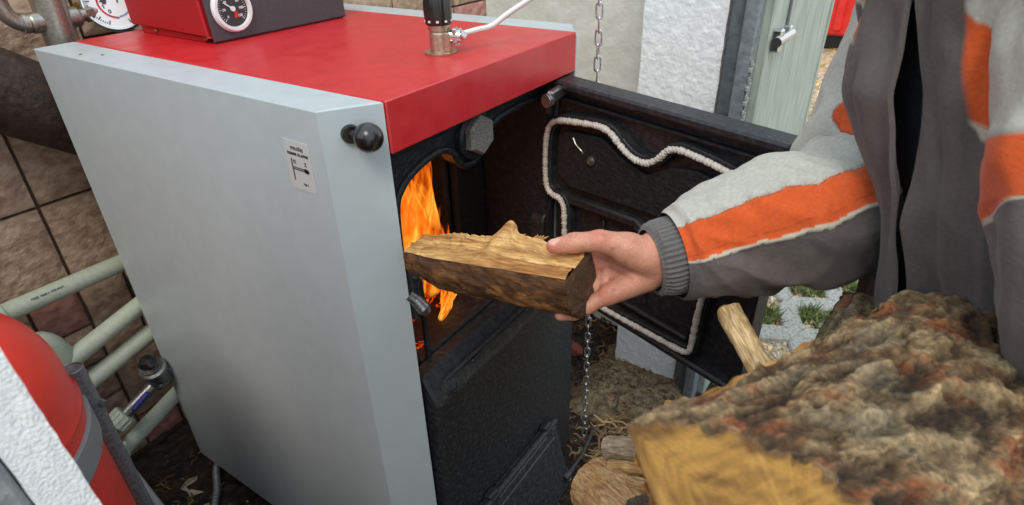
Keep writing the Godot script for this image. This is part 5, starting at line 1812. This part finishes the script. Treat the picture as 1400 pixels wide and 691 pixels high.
func make_person():
	var t := thing("person", "person in grey and orange work jacket pushing a log into the boiler", "person", Vector3(0.2, 0, 0.77))
	var O := t.position
	var F := Vector3(-0.643, 0, -0.766)
	var S := Vector3(0.766, 0, -0.643)
	var off := func(p: Vector3) -> Vector3: return p - O
	# joints
	var hip := Vector3(0.184, 0.93, 0.766)
	var chest := Vector3(0.206, 1.24, 0.648)
	var neck := Vector3(0.199, 1.405, 0.597)
	var shR := Vector3(0.345, 1.315, 0.545)
	var shL := Vector3(0.070, 1.315, 0.648)
	var elR := Vector3(0.204, 1.019, 0.539)
	var wrR := Vector3(0.063, 0.982, 0.354)
	var elL := Vector3(-0.028, 1.085, 0.710)
	var wrL := Vector3(0.0, 0.87, 0.85)
	# --- skin: one continuous surface, coarse for the covered body, fine for head and right hand
	var skin_c := lin(208, 150, 126)
	var nz := noise(30.0, 501, 3)
	var tint := func(p: Vector3) -> Color:
		var q := p + O
		var c := skin_c
		var red: float = 0.0
		for e in HAND_RED: red = max(red, 1.0 - q.distance_to(e) / 0.016)
		c = c.lerp(lin(206, 112, 98), clamp(red * 1.3, 0, 0.75))
		var best := 1.0
		for e in HAND_CREASE_SHADE:
			var ab: Vector3 = e[1] - e[0]
			var tt: float = clamp((q - e[0]).dot(ab) / ab.length_squared(), 0.0, 1.0)
			var off3: Vector3 = q - (e[0] + ab * tt)
			off3 -= HAND_VIEW * off3.dot(HAND_VIEW)
			best = min(best, off3.length())
		c = c.lerp(lin(150, 84, 68), 0.55 * (1.0 - smoothstep(0.0006, 0.0030, best)))  # crease shade put into the skin colour, no groove in the surface
		var nl: Vector3 = q - Vector3(-0.004, 1.006, 0.250)
		if nl.length() < 0.0075: c = c.lerp(lin(232, 188, 170), 0.8)
		var d: float = 1.0 + 0.18 * nz.get_noise_3dv(p * 3.0)
		return Color(c.r * d, c.g * d, c.b * d)
	var g := Geo.new()
	var B := []
	var add := func(a: Vector3, b: Vector3, ra: float, rb: float): B.append([a - O, b - O, ra, rb])
	add.call(hip + S * 0.06, hip - S * 0.06, 0.10, 0.10)
	add.call(hip, chest - F * 0.02, 0.095, 0.09)
	add.call(chest + S * 0.08 - F * 0.03, chest - S * 0.08 - F * 0.03, 0.085, 0.085)
	add.call(chest - F * 0.02, neck, 0.08, 0.052)
	add.call(neck, neck + Vector3(0, 0.07, 0) + F * 0.03, 0.052, 0.052)
	add.call(shR, elR, 0.05, 0.043); add.call(elR, wrR, 0.043, 0.028)
	add.call(shL, elL, 0.05, 0.043); add.call(elL, wrL, 0.043, 0.028)
	for s in [-1, 1]:
		var hp: Vector3 = hip + S * 0.09 * s
		var kn: Vector3 = hp * Vector3(1, 0, 1) + Vector3(0, 0.50, 0) + F * 0.05 + S * 0.03 * s
		var an: Vector3 = hp * Vector3(1, 0, 1) + Vector3(0, 0.09, 0) + S * 0.05 * s - F * 0.02
		add.call(hp, kn, 0.085, 0.06); add.call(kn, an, 0.058, 0.042)
		add.call(an, an + F * 0.12 + Vector3(0, -0.045, 0), 0.042, 0.032)
	nets(g, B, 0.016, 0.03, tint)
	# head
	B.clear()
	var hc: Vector3 = neck + Vector3(0, 0.17, 0) + F * 0.075
	var hf := (F + Vector3(0, -0.35, 0)).normalized()
	var hu := S.cross(hf) * -1.0
	if hu.y < 0: hu = -hu
	add.call(hc + hu * 0.03 - hf * 0.02, hc + hu * 0.03 + hf * 0.012, 0.078, 0.074)
	add.call(hc - hu * 0.03 + hf * 0.03, hc - hu * 0.075 + hf * 0.055, 0.062, 0.036)
	add.call(hc + hf * 0.075 + hu * 0.0, hc + hf * 0.098 - hu * 0.03, 0.009, 0.012)
	add.call(hc + hf * 0.072 - hu * 0.062 + S * 0.018, hc + hf * 0.072 - hu * 0.062 - S * 0.018, 0.009, 0.009)
	add.call(hc + hf * 0.072 + hu * 0.018 + S * 0.035, hc + hf * 0.072 + hu * 0.018 - S * 0.035, 0.011, 0.011)
	for s in [-1, 1]:
		add.call(hc + S * 0.076 * s + hu * 0.012, hc + S * 0.078 * s - hu * 0.025, 0.014, 0.009)
		add.call(hc + hf * 0.064 + S * 0.032 * s - hu * 0.004, hc + hf * 0.066 + S * 0.032 * s - hu * 0.004, 0.012, 0.012)
	add.call(neck - Vector3(0, 0.02, 0), hc - hu * 0.06, 0.056, 0.054)
	nets(g, B, 0.006, 0.014, tint)
	# left hand, half closed at the person's side
	B.clear()
	var pd: Vector3 = ((wrL - elL).normalized() * 0.6 + F * 0.4).normalized()
	var ps: Vector3 = pd.cross(S).normalized()
	add.call(wrL - pd * 0.02, wrL + pd * 0.02, 0.027, 0.026)
	for k in 4:
		var o4: Vector3 = ps * (0.027 - 0.018 * k)
		var kn1: Vector3 = wrL + pd * (0.085 - 0.004 * abs(k - 1.3)) + o4
		var kn2: Vector3 = kn1 + pd * 0.032 + S * 0.018
		var kn3: Vector3 = kn2 + pd * 0.006 + S * 0.024
		add.call(wrL + o4 * 0.6, kn1, 0.017, 0.0125)
		add.call(kn1, kn2, 0.0112, 0.010)
		add.call(kn2, kn3, 0.0098, 0.0088)
		add.call(kn3, kn3 - pd * 0.014 + S * 0.010, 0.0088, 0.0075)
	add.call(wrL + pd * 0.02 + ps * 0.02, wrL + pd * 0.05 + ps * 0.048 + S * 0.012, 0.016, 0.012)
	add.call(wrL + pd * 0.05 + ps * 0.048 + S * 0.012, wrL + pd * 0.085 + ps * 0.045 + S * 0.03, 0.0115, 0.009)
	nets(g, B, 0.004, 0.006, tint)
	# right hand closed round the end of the log
	B.clear()
	for h in HAND: add.call(h[0], h[1], h[2], h[3])
	nets(g, B, 0.0026, 0.0048, tint)
	obj("body", g, M.skin, t, 180)
	# hair
	g = Geo.new()
	B.clear()
	add.call(hc + hu * 0.045 - hf * 0.03, hc + hu * 0.05 + hf * 0.008, 0.080, 0.074)
	add.call(hc - hf * 0.045 + hu * 0.0, hc - hf * 0.035 - hu * 0.03, 0.066, 0.05)
	nets(g, B, 0.008, 0.02, func(_p): return Color.WHITE)
	obj("hair", g, M.hair, t, 180)
	# --- cloth
	var cloth := vcol(rough_mat([[0.25, s2(232, 232, 232)], [0.75, s2(255, 255, 255)]], Vector3.ONE * 10.0, 0.92, 0.0, 88, 4.0, 0.03, 0.5))
	cloth.rim_enabled = true
	cloth.rim = 0.25
	var dark := lin(98, 93, 90)
	var orange := lin(214, 90, 34)
	var light := lin(188, 190, 180)
	var piping := lin(196, 190, 172)
	var fold := noise(1.0, 601, 3)
	var fold2 := noise(1.0, 603, 2, FastNoiseLite.TYPE_SIMPLEX_SMOOTH, FastNoiseLite.FRACTAL_RIDGED)
	# right sleeve: cuff to shoulder
	var sp := smooth3(PackedVector3Array([Vector3(0.072, 0.984, 0.362), Vector3(0.086, 0.987, 0.377), Vector3(0.118, 1.000, 0.415), Vector3(0.147, 1.014, 0.455), Vector3(0.180, 1.025, 0.497), Vector3(0.222, 1.040, 0.530), Vector3(0.285, 1.066, 0.525), Vector3(0.346, 1.126, 0.527), Vector3(0.390, 1.200, 0.544), Vector3(0.395, 1.28, 0.560)]), 40)
	var n := sp.size()
	var off_path := func(p: PackedVector3Array) -> PackedVector3Array:
		var o := PackedVector3Array()
		for q in p: o.append(q - O)
		return o
	var rads := []
	for k in n: rads.append(lerp_list([[0, 0.0505], [0.1, 0.060], [0.22, 0.073], [0.38, 0.078], [0.55, 0.076], [0.75, 0.082], [1.0, 0.085]], float(k) / (n - 1)))
	var band := func(s: float, a: float, jig: float) -> Array:
		# edges of the orange band on the sleeve, as angles above and below the side that faces out
		return [deg_to_rad(lerp_list([[0, 32], [0.2, 26], [0.5, 28], [0.7, 40], [1.0, 44]], s)) + jig, deg_to_rad(lerp_list([[0, -12], [0.25, -10], [0.5, -2], [0.7, -4], [1.0, -10]], s)) + jig * 0.4]
	var sleeve_shade := func(s: float, a: float) -> Color:
		var j: float = 0.09 * fold.get_noise_2d(s * 9.0, 3.0)
		var e = band.call(s, a, j)
		var c := dark
		if a > e[0] and a < e[0] + 2.4: c = light
		elif a > e[1] and a <= e[0]: c = orange
		elif a > e[1] - 0.055 and a <= e[1]: c = piping
		if abs(a - e[1] - 0.10) < 0.008: c = c.darkened(0.25)
		if a > e[0] - 0.02 and a < e[0] + 0.012: c = c.darkened(0.35)
		return c
	var ref := (Vector3(-0.5221, 1.3439, 0.5444) - Vector3(0.15, 1.0, 0.45)).normalized()
	var sleeve_bump := func(s: float, a: float) -> float:
		var w: float = smoothstep(0.0, 0.14, s)
		var f: float = 0.007 * fold.get_noise_2d(s * 5.5 + 0.25 * sin(a), a * 0.6) + 0.008 * (fold2.get_noise_2d(s * 3.2 + a * 0.35, a * 0.4 + 9.0) - 0.2)
		var el: float = exp(-pow((s - 0.58) / 0.13, 2.0))
		f += el * 0.006 * sin(s * 48.0 + a * 1.5) * smoothstep(-0.2, 1.0, sin(a))
		var e = band.call(s, a, 0.09 * fold.get_noise_2d(s * 9.0, 3.0))
		var pp: float = (a - e[1] + 0.03) / 0.035
		f += 0.0022 * exp(-pp * pp)
		if abs(a - e[0]) < 0.03: f -= 0.0014
		return f * w
	g = cloth_tube(off_path.call(sp), rads, ref, 260, sleeve_shade, sleeve_bump)
	obj("jacket_sleeve", g, cloth, t, 180)
	# ribbed cuff
	var cp := smooth3(PackedVector3Array([Vector3(0.054, 0.980, 0.343), Vector3(0.060, 0.981, 0.349), Vector3(0.070, 0.984, 0.361), Vector3(0.082, 0.987, 0.373), Vector3(0.090, 0.988, 0.380)]), 12)
	var cr := []
	for k in cp.size(): cr.append(lerp_list([[0, 0.0365], [0.12, 0.0415], [0.5, 0.0445], [1.0, 0.047]], float(k) / (cp.size() - 1)))
	g = cloth_tube(off_path.call(cp), cr, ref, 264, func(_s, a): return lin(112, 111, 110) * (0.72 + 0.28 * (0.5 + 0.5 * cos(a * 44.0))), func(s, a): return 0.0011 * cos(a * 44.0) * (1.0 if s > 0.1 else 0.3) + 0.002 * fold.get_noise_2d(s * 3.0, a))
	obj("cuff", g, cloth, t, 180)
	# torso of the jacket, open down the front
	var up := (neck - hip).normalized()
	var keys := [hip + Vector3(0, -0.16, 0) + F * 0.045, hip + Vector3(0, -0.02, 0) + F * 0.03, hip.lerp(chest, 0.55) + F * 0.015, chest, chest.lerp(neck, 0.62), neck + up * 0.01, neck + up * 0.045]
	var tp := smooth3(PackedVector3Array(keys), 26)
	n = tp.size()
	var wS := [[0, 0.225], [0.17, 0.215], [0.35, 0.205], [0.52, 0.205], [0.66, 0.185], [0.8, 0.115], [0.86, 0.085], [1.0, 0.08]]
	var wF := [[0, 0.17], [0.17, 0.165], [0.35, 0.15], [0.52, 0.145], [0.66, 0.125], [0.8, 0.09], [0.86, 0.078], [1.0, 0.075]]
	var rows := []
	var cols := []
	var inner := []
	var seg := 220
	for k in n:
		var s := float(k) / (n - 1)
		var row := PackedVector3Array()
		var ri := PackedVector3Array()
		var cc := PackedColorArray()
		var gap: float = lerp_list([[0, 0.010], [0.2, 0.012], [0.32, 0.02], [0.42, 0.036], [0.50, 0.014], [0.58, 0.012], [1.0, 0.012]], s)
		for i in seg + 1:
			var u := float(i) / seg
			var a := lerpf(gap, TAU - gap, u)              # 0 = front, growing towards the right side
			var aa := a if a < PI else a - TAU
			var dirv := F * cos(a) * lerp_list(wF, s) + S * sin(a) * lerp_list(wS, s)
			var near_edge: float = exp(-pow(min(u, 1.0 - u) * seg / 16.0, 2.0))
			var f: float = 0.030 * fold.get_noise_3d(s * 1.6, a * 3.4, 12.0) * smoothstep(0.62, 0.40, s) + 0.010 * fold.get_noise_3d(s * 5.0, a * 1.6, 2.0) + 0.018 * (fold2.get_noise_3d(s * 3.0 + a * 0.8, a * 1.3, 5.0) - 0.2)
			f += 0.010 * near_edge * (1.0 + 0.5 * sin(s * 18.0))
			var p := tp[k] + dirv * (1.0 + f / 0.17)
			row.append(p - O)
			ri.append(tp[k] + dirv * (1.0 + f / 0.17 - 0.035) - O)
			var lower: float = 0.455 + 0.045 * clamp(aa * 2.0, -1, 1)
			var upper: float = lower + 0.095
			var c := dark
			if aa < -0.11 or aa > 0.06:
				if s > upper: c = light
				elif s > lower: c = orange
				elif s > lower - 0.010: c = piping
			if s > 0.80: c = dark.darkened(0.25)
			if near_edge > 0.75: c = dark.darkened(0.1)
			cc.append(c)
		rows.append(row)
		cols.append(cc)
		inner.append(ri)
	g = Geo.new()
	g.loft(rows, false, false, cols)
	g.flip()
	var icol := []
	for r0 in cols:
		var q := PackedColorArray()
		q.resize(r0.size())
		q.fill(lin(58, 58, 62))
		icol.append(q)
	g.loft(inner, false, false, icol)
	# close the free edges between outside and lining
	for e in [0, seg]:
		var ea := []
		var ec := []
		for k in n:
			ea.append(PackedVector3Array([rows[k][e], (rows[k][e] + inner[k][e]) * 0.5, inner[k][e]]))
			ec.append(PackedColorArray([dark, dark, dark]))
		g.loft(ea, false, false, ec)
	var jt := obj("jacket_body", g, cloth, t, 180)
	# shirt inside the opening
	rows = []
	for k in n:
		var s := float(k) / (n - 1)
		var row := PackedVector3Array()
		for i in 64:
			var a := TAU * i / 64
			row.append(tp[k] + (F * cos(a) * lerp_list(wF, s) + S * sin(a) * lerp_list(wS, s)) * 0.86 - O)
		rows.append(row)
	g = Geo.new()
	g.loft(rows)
	obj("shirt", g, M.shirt, t, 60)
	# left sleeve, near the camera
	sp = smooth3(PackedVector3Array([wrL, wrL.lerp(elL, 0.5) + Vector3(0, 0.005, 0), elL + Vector3(0.0, 0.02, 0), elL.lerp(shL, 0.35), elL.lerp(shL, 0.7), shL + Vector3(0.02, 0.01, 0), shL.lerp(neck, 0.4)]), 30)
	n = sp.size()
	rads = []
	for k in n: rads.append(lerp_list([[0, 0.045], [0.15, 0.065], [0.35, 0.080], [0.6, 0.080], [0.8, 0.085], [1.0, 0.06]], float(k) / (n - 1)))
	var left_shade := func(s: float, a: float) -> Color:
		var j := 0.012 * sin(a * 1.3 + 0.6)
		if s > 0.575 + j: return light
		if s > 0.57 + j: return light.darkened(0.3)
		if s > 0.455 + j: return orange
		if s > 0.447 + j: return piping
		return dark
	var left_bump := func(s: float, a: float) -> float:
		return 0.010 * fold.get_noise_2d(s * 4.0 + 20.0, a * 0.6) + 0.008 * (fold2.get_noise_2d(s * 2.4 + a * 0.3 + 7.0, a * 0.4) - 0.2)
	g = cloth_tube(off_path.call(sp), rads, Vector3(-0.8, 0.3, -0.1).normalized(), 160, left_shade, left_bump)
	obj("jacket_sleeve", g, cloth, t, 180)
	# trousers and boots
	g = Geo.new()
	for s in [-1, 1]:
		var hp: Vector3 = hip + S * 0.09 * s
		var q := smooth3(PackedVector3Array([hp + Vector3(0, 0.05, 0), hp + Vector3(0, -0.15, 0) + F * 0.02, hp * Vector3(1, 0, 1) + Vector3(0, 0.50, 0) + F * 0.05 + S * 0.03 * s, hp * Vector3(1, 0, 1) + Vector3(0, 0.10, 0) + S * 0.05 * s - F * 0.02]), 12)
		var qr := []
		for k in q.size(): qr.append(lerp_list([[0, 0.10], [0.3, 0.10], [0.6, 0.085], [1.0, 0.075]], float(k) / (q.size() - 1)) + 0.006 * sin(k * 0.9))
		var c2 := cloth_tube(off_path.call(q), qr, F, 40, func(_s, _a): return Color.WHITE, func(s2_, a): return 0.008 * fold.get_noise_2d(s2_ * 9.0, a))
		g.begin()
		var base := g.P.size()
		for i in c2.P.size(): g.v(c2.P[i])
		for i in c2.I.size(): g.I.append(c2.I[i] + base)
	obj("trousers", g, M.trousers, t, 180)
	for s in [-1, 1]:
		g = Geo.new()
		var an: Vector3 = (hip + S * 0.09 * s) * Vector3(1, 0, 1) + Vector3(0, 0.09, 0) + S * 0.05 * s - F * 0.02
		B.clear()
		add.call(an + Vector3(0, 0.06, 0), an + Vector3(0, -0.04, 0), 0.055, 0.05)
		add.call(an + Vector3(0, -0.045, 0), an + F * 0.15 + Vector3(0, -0.052, 0), 0.046, 0.038)
		nets(g, B, 0.012, 0.03, func(_p): return Color.WHITE)
		obj("boot", g, M.boot, t, 180)

const HAND_VIEW := Vector3(0.80, -0.53, -0.28)
# skin creases of palm, thumb joint and fingers, groove shade painted as dark lines
const HAND_CREASE_SHADE := [[Vector3(0.047, 0.985, 0.302), Vector3(0.047, 0.972, 0.318)], [Vector3(0.047, 0.972, 0.318), Vector3(0.056, 0.964, 0.340)], [Vector3(0.040, 0.965, 0.300), Vector3(0.042, 0.957, 0.330)], [Vector3(0.030, 0.955, 0.305), Vector3(0.040, 0.950, 0.325)], [Vector3(0.006, 1.016, 0.272), Vector3(0.002, 0.996, 0.268)], [Vector3(0.003, 1.014, 0.267), Vector3(0.0, 0.996, 0.263)], [Vector3(0.020, 1.018, 0.299), Vector3(0.020, 1.000, 0.296)], [Vector3(0.024, 0.947, 0.315), Vector3(0.014, 0.928, 0.306)], [Vector3(0.005, 0.938, 0.292), Vector3(-0.001, 0.920, 0.288)], [Vector3(0.036, 0.962, 0.292), Vector3(0.018, 0.938, 0.300)]]
const HAND_RED := [Vector3(-0.005, 1.0, 0.248), Vector3(0.017, 1.013, 0.296), Vector3(-0.015, 0.936, 0.281), Vector3(0.046, 0.961, 0.286), Vector3(0.055, 0.977, 0.289), Vector3(0.02, 0.941, 0.31)]
# bones of the right hand: from, to, radius at each end
const HAND := [
	[Vector3(0.075, 0.985, 0.368), Vector3(0.060, 0.981, 0.350), 0.030, 0.029],
	[Vector3(0.060, 0.991, 0.350), Vector3(0.058, 0.973, 0.350), 0.026, 0.024],
	[Vector3(0.062, 0.976, 0.345), Vector3(0.060, 0.964, 0.302), 0.021, 0.015],
	[Vector3(0.056, 0.986, 0.343), Vector3(0.055, 0.977, 0.291), 0.020, 0.0135],
	[Vector3(0.057, 0.972, 0.343), Vector3(0.053, 0.956, 0.288), 0.019, 0.0125],
	[Vector3(0.052, 0.963, 0.343), Vector3(0.041, 0.943, 0.294), 0.018, 0.012],
	[Vector3(0.045, 0.962, 0.342), Vector3(0.020, 0.941, 0.311), 0.018, 0.0125],
	[Vector3(0.045, 0.990, 0.343), Vector3(0.034, 0.999, 0.322), 0.022, 0.0185],
	[Vector3(0.036, 1.001, 0.324), Vector3(0.017, 1.010, 0.296), 0.0165, 0.0125],
	[Vector3(0.017, 1.010, 0.296), Vector3(0.005, 1.006, 0.270), 0.0122, 0.0112],
	[Vector3(0.005, 1.006, 0.270), Vector3(-0.005, 1.000, 0.249), 0.0112, 0.0088],
	[Vector3(0.040, 0.990, 0.322), Vector3(0.055, 0.977, 0.291), 0.010, 0.010],
	[Vector3(0.055, 0.977, 0.289), Vector3(0.048, 0.963, 0.251), 0.0115, 0.0100],
	[Vector3(0.048, 0.963, 0.251), Vector3(0.035, 0.961, 0.236), 0.0098, 0.0088],
	[Vector3(0.035, 0.961, 0.236), Vector3(0.021, 0.962, 0.229), 0.0088, 0.0076],
	[Vector3(0.046, 0.961, 0.286), Vector3(0.036, 0.943, 0.252), 0.0115, 0.0100],
	[Vector3(0.036, 0.943, 0.252), Vector3(0.022, 0.940, 0.241), 0.0098, 0.0088],
	[Vector3(0.022, 0.940, 0.241), Vector3(0.007, 0.942, 0.236), 0.0088, 0.0076],
	[Vector3(0.036, 0.945, 0.294), Vector3(0.012, 0.928, 0.270), 0.0112, 0.0098],
	[Vector3(0.012, 0.928, 0.270), Vector3(0.002, 0.922, 0.258), 0.0096, 0.0086],
	[Vector3(0.002, 0.922, 0.258), Vector3(-0.010, 0.926, 0.250), 0.0086, 0.0072],
	[Vector3(0.020, 0.941, 0.310), Vector3(0.003, 0.927, 0.291), 0.0105, 0.0092],
	[Vector3(0.003, 0.927, 0.291), Vector3(-0.009, 0.921, 0.280), 0.0092, 0.0086],
	[Vector3(-0.009, 0.921, 0.280), Vector3(-0.021, 0.921, 0.269), 0.0086, 0.0074]]

func _ready():
	make_view()
	make_materials()
	make_ground()
	make_pavers()
	make_walls()
	make_pipes()
	make_boiler()
	make_chain()
	make_fire()
	make_wood()
	make_person()
	make_litter()
